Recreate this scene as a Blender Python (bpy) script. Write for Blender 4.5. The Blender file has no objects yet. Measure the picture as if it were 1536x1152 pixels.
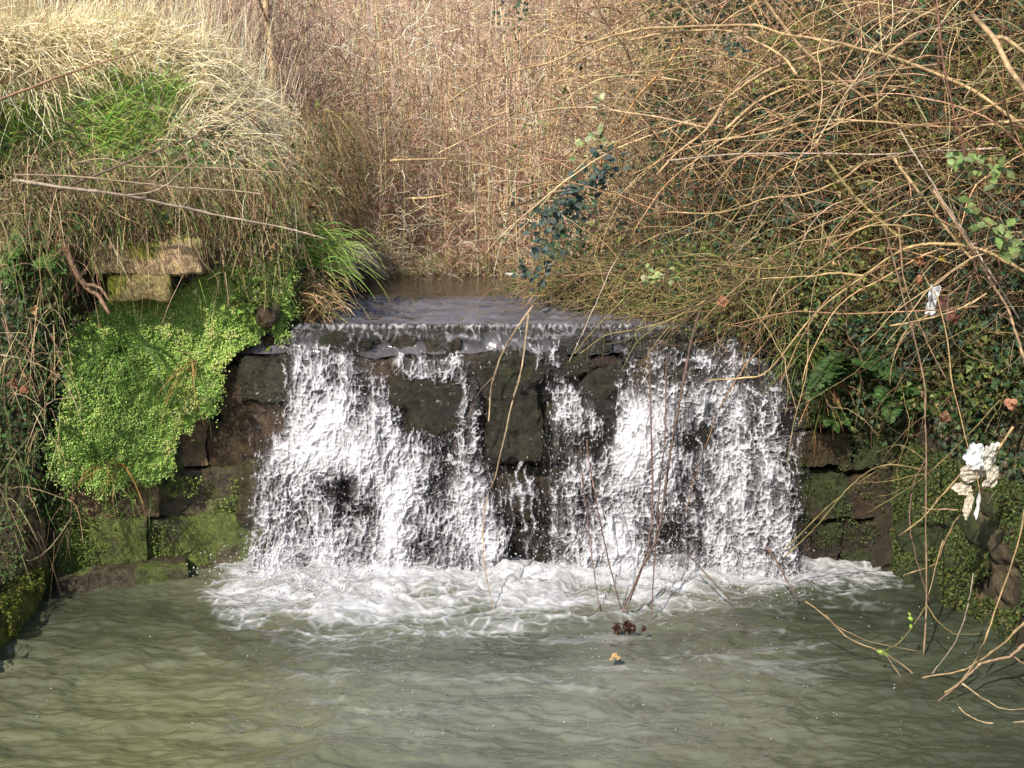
import bpy, math, numpy as np
from mathutils import Vector
R = np.random.default_rng(7)
PI = math.pi
scene = bpy.context.scene
COL = scene.collection

# ------------------------------------------------------------------ camera model
F = 1854.0; PITCH = math.radians(8.6); CAMZ = 2.3
cp, sp = math.cos(PITCH), math.sin(PITCH)
def P(px, py, Y):
    """world point seen at pixel (px,py) of the 1536x1152 frame on the vertical plane y=Y"""
    px = np.asarray(px, float); py = np.asarray(py, float); Y = np.asarray(Y, float)
    dx = px - 768.0; du = 576.0 - py
    y = F*cp + du*sp; z = -F*sp + du*cp
    k = Y / y
    return np.stack(np.broadcast_arrays(dx*k, Y, CAMZ + z*k), -1)
def water_Y(py, z0=0.0):
    du = 576.0 - np.asarray(py, float)
    return (z0-CAMZ) * (F*cp+du*sp) / (-F*sp+du*cp)
def proj(X, Y, Z):
    zc = Y*cp - (Z-CAMZ)*sp; u = Y*sp + (Z-CAMZ)*cp
    return 768 + F*X/zc, 576 - F*u/zc

# ------------------------------------------------------------------ noise
def _h(ix, iy, iz, s):
    n = (ix.astype(np.int64)*374761393 + iy.astype(np.int64)*668265263 + iz.astype(np.int64)*2147483647 + s*974711) & 0xffffffff
    n = ((n ^ (n >> 13)) * 1274126177) & 0xffffffff
    n = ((n ^ (n >> 15)) * 2246822519) & 0xffffffff
    return ((n ^ (n >> 16)) & 0xffffff) / float(0xffffff)
def vnoise(x, y, z=0.0, s=0):
    x, y, z = np.broadcast_arrays(np.asarray(x, float), np.asarray(y, float), np.asarray(z, float))
    xi, yi, zi = np.floor(x), np.floor(y), np.floor(z)
    f = lambda t: t*t*t*(t*(t*6-15)+10)
    u, v, w = f(x-xi), f(y-yi), f(z-zi)
    r = 0
    for a in (0, 1):
        for b in (0, 1):
            for c in (0, 1):
                r = r + _h(xi+a, yi+b, zi+c, s)*(u if a else 1-u)*(v if b else 1-v)*(w if c else 1-w)
    return r*2-1
def fbm(x, y, z=0.0, o=4, s=0, g=0.5):
    r = 0; a = 1.0; t = 0
    for i in range(o):
        r = r + a*vnoise(np.asarray(x)*2**i, np.asarray(y)*2**i, np.asarray(z)*2**i, s+i*17); t += a; a *= g
    return r/t
def worley(x, y, s=0):
    xi, yi = np.floor(x), np.floor(y)
    d1 = np.full(x.shape, 9.0); d2 = np.full(x.shape, 9.0)
    for a in (-1, 0, 1):
        for b in (-1, 0, 1):
            cx = xi+a; cy = yi+b; z = np.zeros_like(cx)
            d = np.hypot(cx+_h(cx, cy, z, s)-x, cy+_h(cx, cy, z+1, s)-y)
            d2 = np.minimum(np.maximum(d1, d), d2); d1 = np.minimum(d1, d)
    return d1, d2
def sstep(a, b, x):
    t = np.clip((x-a)/(b-a), 0, 1); return t*t*(3-2*t)
def in_poly(px, py, poly):
    c = np.zeros(np.shape(px), bool); n = len(poly)
    for i in range(n):
        x1, y1 = poly[i]; x2, y2 = poly[(i+1) % n]
        if y1 == y2: continue
        m = ((y1 > py) != (y2 > py)) & (px < (x2-x1)*(py-y1)/(y2-y1)+x1)
        c ^= m
    return c
def bl(a, c, t): return a*(1-t[..., None])+c*t[..., None]
def norm(v): return v/np.maximum(np.linalg.norm(v, axis=-1, keepdims=True), 1e-9)
def poly_dist(X, Y, pl):
    """signed distance to an open polyline (positive on its right side) """
    best = np.full(np.shape(X), 1e9); sg = np.zeros(np.shape(X))
    for (x1, y1), (x2, y2) in zip(pl[:-1], pl[1:]):
        dx, dy = x2-x1, y2-y1; t = np.clip(((X-x1)*dx+(Y-y1)*dy)/(dx*dx+dy*dy), 0, 1)
        d = np.hypot(X-(x1+t*dx), Y-(y1+t*dy)); cr = dx*(Y-y1)-dy*(X-x1)
        m = d < best-1e-6; best = np.where(m, d, best); sg = np.where(m, -np.sign(cr), sg)
    return best*sg

# ------------------------------------------------------------------ mesh buffers
class Buf:
    def __init__(s): s.v = []; s.f = []; s.c = []; s.a = []; s.n = 0
    def add(s, v, faces, col, alpha=None):
        v = np.asarray(v, float).reshape(-1, 3)
        c = np.broadcast_to(np.asarray(col, float), (len(v), 3)) if np.ndim(col) < 2 else np.asarray(col, float).reshape(-1, 3)
        al = np.ones(len(v)) if alpha is None else np.asarray(alpha, float).reshape(-1)
        s.v.append(v); s.c.append(c); s.a.append(al)
        for f in (faces if isinstance(faces, list) else [faces]): s.f.append(np.asarray(f, np.int64)+s.n)
        s.n += len(v)
    def build(s, name, mat, parent=None, smooth=True):
        me = bpy.data.meshes.new(name)
        v = np.concatenate(s.v); c = np.clip(np.concatenate(s.c), 0, 4); a = np.concatenate(s.a)
        tot = np.concatenate([np.full(len(f), f.shape[1]) for f in s.f])
        loops = np.concatenate([f.reshape(-1) for f in s.f])
        me.vertices.add(len(v)); me.vertices.foreach_set('co', v.astype(np.float32).ravel())
        me.loops.add(len(loops)); me.loops.foreach_set('vertex_index', loops.astype(np.int32))
        me.polygons.add(len(tot))
        st = np.zeros(len(tot), np.int32); st[1:] = np.cumsum(tot)[:-1]
        me.polygons.foreach_set('loop_start', st)
        me.polygons.foreach_set('use_smooth', np.full(len(tot), smooth))
        me.update(calc_edges=True)
        at = me.color_attributes.new('Col', 'FLOAT_COLOR', 'POINT')
        at.data.foreach_set('color', np.concatenate([c, a[:, None]], 1).astype(np.float32).ravel())
        me.materials.append(mat)
        o = bpy.data.objects.new(name, me); COL.objects.link(o)
        if parent: o.parent = parent
        return o
def tag(o, label=None, cat=None, group=None, kind=None):
    for k, v in (('label', label), ('category', cat), ('group', group), ('kind', kind)):
        if v: o[k] = v
    return o
def empty(name, label, cat, group=None):
    o = bpy.data.objects.new(name, None); COL.objects.link(o); o.empty_display_size = 0.1
    return tag(o, label, cat, group)

def grid_faces(nu, nv, keep=None):
    i = np.arange(nu*nv).reshape(nu, nv)
    f = np.stack([i[:-1, :-1], i[1:, :-1], i[1:, 1:], i[:-1, 1:]], -1)
    return f[keep] if keep is not None else f.reshape(-1, 4)
def tubes(b, path, rad, col, sides=4):
    """path N,K,3 ; rad N,K or N or scalar ; col N,3"""
    path = np.asarray(path, float); N, K, _ = path.shape
    rad = np.asarray(rad, float)
    if rad.ndim == 0: rad = np.full((N, K), float(rad))
    elif rad.ndim == 1: rad = rad[:, None]*np.linspace(1, .45, K)[None]
    t = norm(np.gradient(path, axis=1))
    ref = np.where(np.abs(t[..., 2:3]) > .9, np.array([1., 0, 0]), np.array([0, 0, 1.]))
    n1 = norm(np.cross(t, ref)); n2 = np.cross(t, n1)
    an = np.arange(sides)/sides*2*PI
    v = path[:, :, None] + rad[:, :, None, None]*(np.cos(an)[:, None]*n1[:, :, None]+np.sin(an)[:, None]*n2[:, :, None])
    i = np.arange(N*K*sides).reshape(N, K, sides); j = np.roll(i, -1, 2)
    f = np.stack([i[:, :-1], i[:, 1:], j[:, 1:], j[:, :-1]], -1).reshape(-1, 4)
    fl = [f]
    if sides == 4: fl += [i[:, 0].reshape(-1, 4), i[:, -1, ::-1].reshape(-1, 4)]
    elif sides > 4: fl += [i[:, 0], i[:, -1, ::-1]]
    c = np.broadcast_to(np.asarray(col, float).reshape(N, -1, 1, 3) if np.ndim(col) > 1 else np.asarray(col, float), (N, K, sides, 3))
    c = c*(1+.15*R.standard_normal((N, K, 1, 1)))
    b.add(v, fl, np.clip(c, 0.005, 1).reshape(-1, 3))
def blades(b, root, d, L, w, g, col, K=5, tip=1.15, base=.6, sway=.12):
    N = len(root); d = norm(d); L = np.broadcast_to(L, (N,)); w = np.broadcast_to(w, (N,)); g = np.broadcast_to(g, (N,))
    t = np.linspace(0, 1, K)[None, :, None]
    sv = norm(R.standard_normal((N, 3)))
    p = root[:, None] + d[:, None]*(L[:, None, None]*t) + np.array([0, 0, -1.])*(g*L)[:, None, None]*t**2 + sv[:, None]*(sway*L)[:, None, None]*np.sin(t*PI*R.uniform(.6, 1.6, (N, 1, 1)))
    tg = norm(np.gradient(p, axis=1))
    side = norm(np.cross(tg, norm(R.standard_normal((N, 1, 3))+np.array([-.7, -1.1, 0.9]))))
    hw = (w[:, None]*np.linspace(1, .12, K)[None]**.7)[..., None]*.5
    v = np.stack([p-side*hw, p+side*hw], 2)
    i = np.arange(N*K*2).reshape(N, K, 2)
    f = np.stack([i[:, :-1, 0], i[:, :-1, 1], i[:, 1:, 1], i[:, 1:, 0]], -1).reshape(-1, 4)
    c = np.asarray(col, float).reshape(-1, 1, 1, 3)*np.linspace(base, tip, K)[None, :, None, None]
    b.add(v, f, np.broadcast_to(c, (N, K, 2, 3)).reshape(-1, 3))
LEAF = {
 'oval': np.array([[0, 0, 0], [.28, .3, .06], [.3, .6, .05], [0, 1, -.05], [-.3, .6, .05], [-.28, .3, .06]]),
 'ivy': np.array([[0, .02, 0], [.45, .12, .06], [.28, .42, .03], [0, 1, -.06], [-.28, .42, .03], [-.45, .12, .06]]),
 'disc': np.array([[0, 0, 0], [.42, .22, .07], [.42, .72, .05], [0, 1, -.03], [-.42, .72, .05], [-.42, .22, .07]])}
def leaves(b, c, nrm, up, size, col, kind='oval'):
    N = len(c); nrm = norm(nrm); x = norm(np.cross(up, nrm)); y = np.cross(nrm, x)
    tm = LEAF[kind]; s = np.broadcast_to(size, (N,))[:, None, None]
    v = c[:, None] + s*(tm[None, :, 0:1]*x[:, None]+tm[None, :, 1:2]*y[:, None]+tm[None, :, 2:3]*nrm[:, None]*R.uniform(.5, 2.5, (N, 1, 1)))
    i = np.arange(N*6).reshape(N, 6)
    b.add(v, [i[:, [0, 1, 2, 3]], i[:, [0, 3, 4, 5]]], np.repeat(np.broadcast_to(np.asarray(col, float), (N, 3)), 6, 0))
def spline(pts, n):
    pts = np.asarray(pts, float); m = len(pts)
    q = np.concatenate([2*pts[:1]-pts[1:2], pts, 2*pts[-1:]-pts[-2:-1]])
    t = np.linspace(0, m-1-1e-6, n); k = t.astype(int); u = (t-k)[:, None]
    a, bb, c, d = q[k], q[k+1], q[k+2], q[k+3]
    return .5*((2*bb)+(-a+c)*u+(2*a-5*bb+4*c-d)*u**2+(-a+3*bb-3*c+d)*u**3)
def walk(root, d0, L, K, kink=.3, droop=.15):
    n = len(root); d = norm(d0); p = [np.array(root, float)]; st = (np.broadcast_to(L, (n,))/(K-1))[:, None]
    for k in range(K-1):
        d = norm(d+R.normal(0, kink, (n, 3))+np.array([0, 0, -1.])*np.broadcast_to(droop, (n,))[:, None]); p.append(p[-1]+d*st)
    return np.stack(p, 1)
def jit(col, n, s=.22, hue=.08):
    col = np.atleast_2d(np.asarray(col, float))
    c = col[R.integers(0, len(col), n)]
    return np.clip(c*np.exp(s*R.standard_normal((n, 1)))*np.exp(hue*R.standard_normal((n, 3))), .004, .9)

# ------------------------------------------------------------------ materials
def mat(name, build):
    m = bpy.data.materials.new(name); m.use_nodes = True
    nt = m.node_tree; nt.nodes.clear(); build(nt, nt.nodes, nt.links); return m
def N_(ns, t, **kw):
    n = ns.new(t)
    for k, v in kw.items():
        if k in n.inputs: n.inputs[k].default_value = v
        else: setattr(n, k, v)
    return n
def veg(rough, trans, spec=.3, wood=False):
    def b(nt, ns, ln):
        at = N_(ns, 'ShaderNodeAttribute', attribute_name='Col'); out = ns.new('ShaderNodeOutputMaterial')
        pr = N_(ns, 'ShaderNodeBsdfPrincipled', Roughness=rough); pr.inputs['Specular IOR Level'].default_value = spec
        geo = ns.new('ShaderNodeNewGeometry')
        no = N_(ns, 'ShaderNodeTexNoise', Scale=55.0 if not wood else 38.0, Detail=3.0)
        ln.new(geo.outputs['Position'], no.inputs['Vector'])
        mr = N_(ns, 'ShaderNodeMapRange'); mr.inputs[1].default_value = .3; mr.inputs[2].default_value = .7; mr.inputs[3].default_value = .65; mr.inputs[4].default_value = 1.3
        ln.new(no.outputs[0], mr.inputs[0])
        mx = N_(ns, 'ShaderNodeVectorMath', operation='SCALE'); ln.new(at.outputs['Color'], mx.inputs[0]); ln.new(mr.outputs[0], mx.inputs['Scale'])
        ln.new(mx.outputs[0], pr.inputs['Base Color'])
        if wood:
            bp = N_(ns, 'ShaderNodeBump', Strength=.5, Distance=.004); ln.new(no.outputs[0], bp.inputs['Height']); ln.new(bp.outputs[0], pr.inputs['Normal'])
        if trans > 0:
            tr = ns.new('ShaderNodeBsdfTranslucent'); ln.new(mx.outputs[0], tr.inputs['Color'])
            ms = N_(ns, 'ShaderNodeMixShader', Fac=trans); ln.new(pr.outputs[0], ms.inputs[1]); ln.new(tr.outputs[0], ms.inputs[2]); ln.new(ms.outputs[0], out.inputs[0])
        else: ln.new(pr.outputs[0], out.inputs[0])
    return b
M_GRASS = mat('dry_grass_blade', veg(.6, .14))
M_LEAF = mat('leaf', veg(.52, .15, .28))
M_MOSS = mat('moss', veg(.6, .12, .3))
M_WOOD = mat('twig_bark', veg(.65, 0, .3, True))
def stone_b(rough, bump):
    def b(nt, ns, ln):
        at = N_(ns, 'ShaderNodeAttribute', attribute_name='Col'); out = ns.new('ShaderNodeOutputMaterial')
        geo = ns.new('ShaderNodeNewGeometry')
        n1 = N_(ns, 'ShaderNodeTexNoise', Scale=16.0, Detail=9.0, Roughness=.72); n2 = N_(ns, 'ShaderNodeTexNoise', Scale=75.0, Detail=6.0, Roughness=.78)
        for n in (n1, n2): ln.new(geo.outputs['Position'], n.inputs['Vector'])
        mr = N_(ns, 'ShaderNodeMapRange'); mr.inputs[1].default_value = .3; mr.inputs[2].default_value = .7; mr.inputs[3].default_value = .25; mr.inputs[4].default_value = 1.9
        ln.new(n1.outputs[0], mr.inputs[0])
        mr2 = N_(ns, 'ShaderNodeMapRange'); mr2.inputs[1].default_value = .3; mr2.inputs[2].default_value = .7; mr2.inputs[3].default_value = .45; mr2.inputs[4].default_value = 1.6
        ln.new(n2.outputs[0], mr2.inputs[0])
        mu = N_(ns, 'ShaderNodeMath', operation='MULTIPLY'); ln.new(mr.outputs[0], mu.inputs[0]); ln.new(mr2.outputs[0], mu.inputs[1])
        mx = N_(ns, 'ShaderNodeVectorMath', operation='SCALE'); ln.new(at.outputs['Color'], mx.inputs[0]); ln.new(mu.outputs[0], mx.inputs['Scale'])
        pr = N_(ns, 'ShaderNodeBsdfPrincipled', Roughness=rough); ln.new(mx.outputs[0], pr.inputs['Base Color'])
        ad = N_(ns, 'ShaderNodeMath', operation='MULTIPLY_ADD'); ad.inputs[1].default_value = .35; ln.new(n2.outputs[0], ad.inputs[0]); ln.new(n1.outputs[0], ad.inputs[2])
        bp = N_(ns, 'ShaderNodeBump', Strength=bump, Distance=.045); ln.new(ad.outputs[0], bp.inputs['Height']); ln.new(bp.outputs[0], pr.inputs['Normal'])
        # wet film: roughness follows the attribute alpha
        mw = N_(ns, 'ShaderNodeMath', operation='MULTIPLY'); mw.inputs[1].default_value = rough; ln.new(at.outputs['Alpha'], mw.inputs[0]); ln.new(mw.outputs[0], pr.inputs['Roughness'])
        ln.new(pr.outputs[0], out.inputs[0])
    return b
M_STONE = mat('stone', stone_b(.85, .9))
M_SOIL = mat('soil', stone_b(.95, 1.0))
def pool_b(nt, ns, ln):
    at = N_(ns, 'ShaderNodeAttribute', attribute_name='Col'); out = ns.new('ShaderNodeOutputMaterial')
    pr = N_(ns, 'ShaderNodeBsdfPrincipled', Roughness=.06, IOR=1.6)
    geo = ns.new('ShaderNodeNewGeometry'); mp = N_(ns, 'ShaderNodeMapping'); mp.inputs['Scale'].default_value = (9, 19, 9)
    ln.new(geo.outputs['Position'], mp.inputs[0])
    n1 = N_(ns, 'ShaderNodeTexNoise', Scale=1.0, Detail=2.0, Roughness=.45, Distortion=.4); ln.new(mp.outputs[0], n1.inputs['Vector'])
    bp = N_(ns, 'ShaderNodeBump', Strength=.7, Distance=.02); mb = N_(ns, 'ShaderNodeMapRange'); mb.inputs[3].default_value = .12; mb.inputs[4].default_value = .8; ln.new(at.outputs['Alpha'], mb.inputs[0]); ln.new(mb.outputs[0], bp.inputs['Strength']); ln.new(n1.outputs[0], bp.inputs['Height']); ln.new(bp.outputs[0], pr.inputs['Normal'])
    ln.new(at.outputs['Color'], pr.inputs['Base Color'])
    mr = N_(ns, 'ShaderNodeMapRange'); mr.inputs[3].default_value = .5; mr.inputs[4].default_value = .05; ln.new(at.outputs['Alpha'], mr.inputs[0]); ln.new(mr.outputs[0], pr.inputs['Roughness'])
    ln.new(pr.outputs[0], out.inputs[0])
M_POOL = mat('murky_pool_water', pool_b)
def fall_b(nt, ns, ln):
    at = N_(ns, 'ShaderNodeAttribute', attribute_name='Col'); out = ns.new('ShaderNodeOutputMaterial')
    pr = N_(ns, 'ShaderNodeBsdfPrincipled', Roughness=.16, IOR=1.33)
    geo = ns.new('ShaderNodeNewGeometry'); mp = N_(ns, 'ShaderNodeMapping'); mp.inputs['Scale'].default_value = (60, 60, 34)
    ln.new(geo.outputs['Position'], mp.inputs[0])
    n1 = N_(ns, 'ShaderNodeTexNoise', Scale=1.0, Detail=4.0, Roughness=.6); ln.new(mp.outputs[0], n1.inputs['Vector'])
    bp = N_(ns, 'ShaderNodeBump', Strength=.5, Distance=.010); ln.new(n1.outputs[0], bp.inputs['Height']); ln.new(bp.outputs[0], pr.inputs['Normal'])
    ln.new(at.outputs['Color'], pr.inputs['Base Color']); ln.new(at.outputs['Alpha'], pr.inputs['Alpha'])
    tr = ns.new('ShaderNodeBsdfTranslucent'); ln.new(at.outputs['Color'], tr.inputs['Color'])
    ln.new(pr.outputs[0], out.inputs[0])
M_FALL = mat('falling_water', fall_b)

# ------------------------------------------------------------------ terrain
LIP = float(P(768, 487, 7.85)[2])
LEFT_EDGE = [(-2.75, -5), (-2.75, 6.2), (-2.78, 7.1), (-2.62, 7.5), (-1.62, 7.95), (-1.42, 8.35), (-1.27, 9.0), (-1.3, 13.0), (-1.6, 13.4)]
RIGHT_EDGE = [(2.75, -5), (2.62, 6.3), (2.42, 7.4), (1.92, 8.0), (1.35, 8.7), (.85, 9.6), (.85, 13.0), (1.1, 13.4)]
def ground(X, Y):
    dl = -poly_dist(X, Y, LEFT_EDGE); dr = poly_dist(X, Y, RIGHT_EDGE)
    base = np.where(Y > 7.95, LIP-.22, -.7)
    nz = .16*fbm(X*1.1, Y*1.1, s=3)+.05*fbm(X*5, Y*5, s=4)
    fr = sstep(6.6, 7.7, Y)
    zl = (.22+1.6*fr) + (.3+1.25*fr)*sstep(0, 1.25, dl) + .5*sstep(1, 4, dl)*(1-fr) + .45*sstep(1.5, 4, dl)*fr - .5*sstep(10.3, 13, Y)
    zl = zl - .35*np.exp(-((X+1.9)/.6)**2-((Y-9.7)/.5)**2)*0
    zr = (.75+.5*fr) + 1.9*sstep(0, 1.5, dr) + 1.6*sstep(1.0, 4.5, dr)
    z = base
    z = np.where(dl > 0, np.maximum(z, zl+nz), z)
    z = np.where(dr > 0, np.maximum(z, zr+nz), z)
    back = LIP-.1 + .95*sstep(12.8, 15, Y) + np.clip(Y-15, 0, 13)*.36
    z = np.where(Y > 12.8, np.maximum(z, back+nz), z)
    return z
gx = np.concatenate([np.array([-400, -150, -60, -30, -15, -9, -7]), np.arange(-5.5, 5.6, .05), np.array([7, 9, 15, 30, 60, 150, 400])])
gy = np.concatenate([np.array([-200, -60, -20, -6, 0, 3]), np.arange(5, 14, .05), np.arange(14, 30, .5), np.array([35, 60, 120, 300, 600])])
GX, GY = np.meshgrid(gx, gy, indexing='ij'); GZ = ground(GX, GY)
GZ = GZ + np.where(np.hypot(GX, GY-10) > 30, 1.0*fbm(GX*.03, GY*.03, s=5), 0)
b = Buf(); n = fbm(GX*2, GY*2, s=9)[..., None]
cg = np.array([.05, .04, .02])*(1+.5*n)
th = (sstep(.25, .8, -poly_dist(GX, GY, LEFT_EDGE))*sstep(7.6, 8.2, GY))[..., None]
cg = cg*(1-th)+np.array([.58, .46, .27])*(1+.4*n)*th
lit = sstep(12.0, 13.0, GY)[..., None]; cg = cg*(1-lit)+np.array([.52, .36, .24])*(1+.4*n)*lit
far = sstep(10, 30, np.hypot(GX, GY-8))[..., None]*.6
cg = cg*(1-far)+np.array([.11, .085, .045])*far
b.add(np.stack([GX, GY, GZ], -1), grid_faces(len(gx), len(gy))[:, ::-1][:, ::-1], cg.reshape(-1, 3))
tag(b.build('ground', M_SOIL), kind='structure')

# ------------------------------------------------------------------ stones
def rough_block(b, c, h, r=.035, amp=.02, col=(.2, .16, .1), moss=0.0, wet=1.0, seed=0, rot=0.0, res=.018, fr=7.0, green=(.10, .15, .03)):
    c = np.asarray(c, float); h = np.asarray(h, float)
    r = min(r, .9*h.min())
    cr, sr = math.cos(rot), math.sin(rot)
    for ax in range(3):
        for sg in (-1, 1):
            if ax == 1 and sg == 1: continue
            u, v = [(1, 2), (2, 0), (0, 1)][ax]
            nu = max(3, int(2*h[u]/res)); nv = max(3, int(2*h[v]/res))
            uu, vv = np.meshgrid(np.linspace(-1, 1, nu), np.linspace(-1, 1, nv), indexing='ij')
            p = np.zeros((nu, nv, 3)); p[..., ax] = sg*h[ax]; p[..., u] = uu*h[u]; p[..., v] = vv*h[v]
            q = np.clip(p, -(h-r), h-r); d = p-q; p = q+r*norm(d)
            nd = norm(d); w = p+c
            amt = amp*(fbm(w[..., 0]*fr, w[..., 1]*fr, w[..., 2]*fr+seed*7.1, 5, seed, .6)*1.5) + amp*.9*fbm(w[..., 0]*2.2, w[..., 1]*2.2, w[..., 2]*2.2+seed, 2, seed+5)
            p = p+nd*amt[..., None]
            x = p[..., 0]*cr-p[..., 1]*sr; y = p[..., 0]*sr+p[..., 1]*cr
            W = np.stack([x, y, p[..., 2]], -1)+c
            tint = 1+.45*fbm(w[..., 0]*4, w[..., 2]*4, seed, 3, seed+9)
            cc = np.asarray(col)*tint[..., None]
            m = sstep(.0, .35, fbm(W[..., 0]*5, W[..., 1]*5, W[..., 2]*5, 4, seed+21)+moss*1.3-.65+.2*nd[..., 2])[..., None]
            cc = cc*(1-m)+np.asarray(green)*(1+.4*tint[..., None]-.4)*m
            f = grid_faces(nu, nv)
            if sg < 0: f = f[:, ::-1]
            b.add(W, f, np.clip(cc, .005, .8).reshape(-1, 3), np.clip(wet+.6*m[..., 0].ravel()*(1-wet), 0, 1)*np.ones(nu*nv))
def block_px(b, x0, x1, y0, y1, Y, dep=.35, gap=2, **kw):
    cy = (y0+y1)/2
    a = P(x0+gap, cy, Y); d = P(x1-gap, cy, Y); t = P(x0, y0+gap, Y)[2]; bo = P(x0, y1-gap, Y)[2]
    h = [(d[0]-a[0])/2, dep/2, (t-bo)/2]
    rough_block(b, [(a[0]+d[0])/2, Y+dep/2, (t+bo)/2], h, **kw)
def wallY(px):   # left retaining wall runs away from the viewer
    return np.interp(px, [0, 90, 370, 440], [7.05, 7.2, 7.68, 7.72])
BROWN = (.075, .052, .03); TAN = (.24, .165, .095); GREYB = (.11, .09, .06); PALE = (.46, .33, .19)
wall_l = empty('retaining_wall', 'mossy stone block retaining wall left of the waterfall under the grass bank', 'stone wall')
b = Buf(); sd = 1
for (x0, x1, y0, y1, off, col, moss, wet) in [
    (40, 75, 855, 905, .02, BROWN, .3, .5), (75, 268, 858, 915, -.22, (.085, .068, .045), .42, .35), (268, 372, 852, 905, -.10, GREYB, .15, .3),
    (45, 205, 782, 857, -.01, GREYB, .82, .6), (205, 386, 774, 853, -.03, GREYB, .78, .4),
    (75, 222, 728, 782, .03, TAN, .2, .8), (222, 386, 702, 772, .03, GREYB, .45, .3),
    (60, 260, 640, 730, .12, GREYB, .7, .8), (258, 300, 628, 702, .06, TAN, .3, .35), (296, 398, 628, 702, .03, BROWN, .2, .2),
    (60, 180, 540, 640, .16, GREYB, .7, .9), (180, 330, 540, 640, .16, GREYB, .7, .9), (318, 436, 545, 628, .03, BROWN, .3, .2),
    (90, 230, 450, 540, .20, BROWN, .6, .9), (230, 350, 450, 545, .18, BROWN, .7, .9), (345, 430, 492, 545, .1, BROWN, .2, .2),
    (290, 440, 405, 492, .2, GREYB, .6, .9), (60, 150, 380, 450, .24, BROWN, .4, 1)]:
    block_px(b, x0, x1, y0, y1, float(wallY((x0+x1)/2))+off, col=col, moss=moss, wet=wet, seed=sd, rot=math.atan2(.48, 1.1)*.75, amp=.016 if y0 > 700 else .032, r=.012, gap=.5, fr=9.0, green=(.12, .155, .034) if y0 > 600 else (.10, .15, .03)); sd += 1
b.build('stone_courses', M_STONE, wall_l)
for (x0, x1, y0, y1, off, col, moss, lab) in [
    (128, 292, 362, 410, -.07, PALE, .34, 'sunlit pale tan limestone block under the overhanging grass'),
    (152, 246, 413, 452, -.12, (.38, .30, .13), .5, 'rounded pale stone with yellow green moss on its top')]:
    b = Buf(); block_px(b, x0, x1, y0, y1, float(wallY(210))+off, col=col, moss=moss, wet=1, seed=sd, rot=.2, r=.022, amp=.036, fr=5.0, green=(.22, .24, .03)); sd += 1
    tag(b.build('limestone_block', M_STONE, wall_l), lab)
b = Buf(); block_px(b, 372, 412, 455, 492, 7.62, col=BROWN, moss=.2, wet=.4, seed=sd, r=.05, amp=.04, rot=.3); b.build('small_stone', M_STONE, wall_l)

# weir wall behind the falling water
weir = empty('stone_weir', 'dark wet stone block weir that the stream falls over', 'weir')
b = Buf()
DK = (.045, .035, .024)
rows = [(503, 536, 7.74), (536, 604, 7.66), (604, 700, 7.62), (700, 788, 7.58), (788, 890, 7.55)]
for ri, (y0, y1, Y) in enumerate(rows):
    x = 395 - (ri % 2)*40
    while x < 1190:
        w = R.uniform(95, 170); x1 = min(x+w, 1215)
        block_px(b, x, x1, y0, y1, Y+R.uniform(-.03, .03), col=jit([DK, BROWN, (.06, .05, .04)], 1)[0], moss=R.uniform(.1, .4), wet=.25, seed=sd, amp=.045, r=.02, green=(.04, .045, .012)); sd += 1
        x = x1
b.build('stone_courses', M_STONE, weir)
b = Buf(); xs = [428, 560, 700, 850, 1010, 1195]
for x0, x1 in zip(xs[:-1], xs[1:]):
    block_px(b, x0, x1, 488, 506, 7.80, dep=.5, gap=.5, col=(.05, .04, .03), moss=.2, wet=.15, seed=sd, r=.02, amp=.01); sd += 1
b.build('capping_slab', M_STONE, weir)
for (x0, x1, y0, y1, Y, dep, lab) in [(726, 822, 560, 702, 7.40, .35, 'dark square block jutting out between the two cascades'),
                            (586, 724, 574, 656, 7.46, .3, 'dark wedge shaped rock in the left cascade'), (722, 900, 536, 566, 7.55, .3, None), (884, 930, 555, 650, 7.50, .25, None), (478, 570, 505, 530, 7.66, .2, None)]:
    b = Buf(); block_px(b, x0, x1, y0, y1, Y, dep=dep, gap=0, col=(.034, .031, .021), moss=.35, wet=.2, seed=sd, r=.07, amp=.075, fr=5.5, green=(.03, .035, .01)); sd += 1
    o = b.build('jutting_block', M_STONE, weir)
    if lab: tag(o, lab)

# right hand back wall
wall_r = empty('retaining_wall', 'shaded brown stone wall right of the waterfall below ferns and ivy', 'stone wall')
b = Buf()
for (x0, x1, y0, y1, off, col, moss) in [(1196, 1300, 848, 900, .05, DK, .2), (1300, 1420, 848, 900, .06, DK, .2),
    (1192, 1262, 780, 848, .02, BROWN, .3), (1262, 1420, 780, 848, .0, BROWN, .25), (1195, 1340, 712, 780, -.02, (.115, .075, .04), .35), (1340, 1420, 712, 780, .02, BROWN, .4),
    (1192, 1278, 646, 704, -.03, (.14, .09, .045), .25), (1278, 1420, 646, 704, -.02, BROWN, .35), (1185, 1300, 580, 642, .03, BROWN, .4), (1300, 1420, 580, 642, .05, BROWN, .5),
    (1180, 1310, 505, 580, .1, BROWN, .5), (1310, 1430, 505, 580, .1, BROWN, .5), (1180, 1310, 440, 505, .2, (.1, .07, .04), .4), (1310, 1440, 440, 505, .2, BROWN, .4)]:
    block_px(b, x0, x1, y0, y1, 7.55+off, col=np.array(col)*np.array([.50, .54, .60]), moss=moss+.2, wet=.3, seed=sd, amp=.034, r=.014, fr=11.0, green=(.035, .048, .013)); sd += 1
b.build('stone_courses', M_STONE, wall_r)

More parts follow.
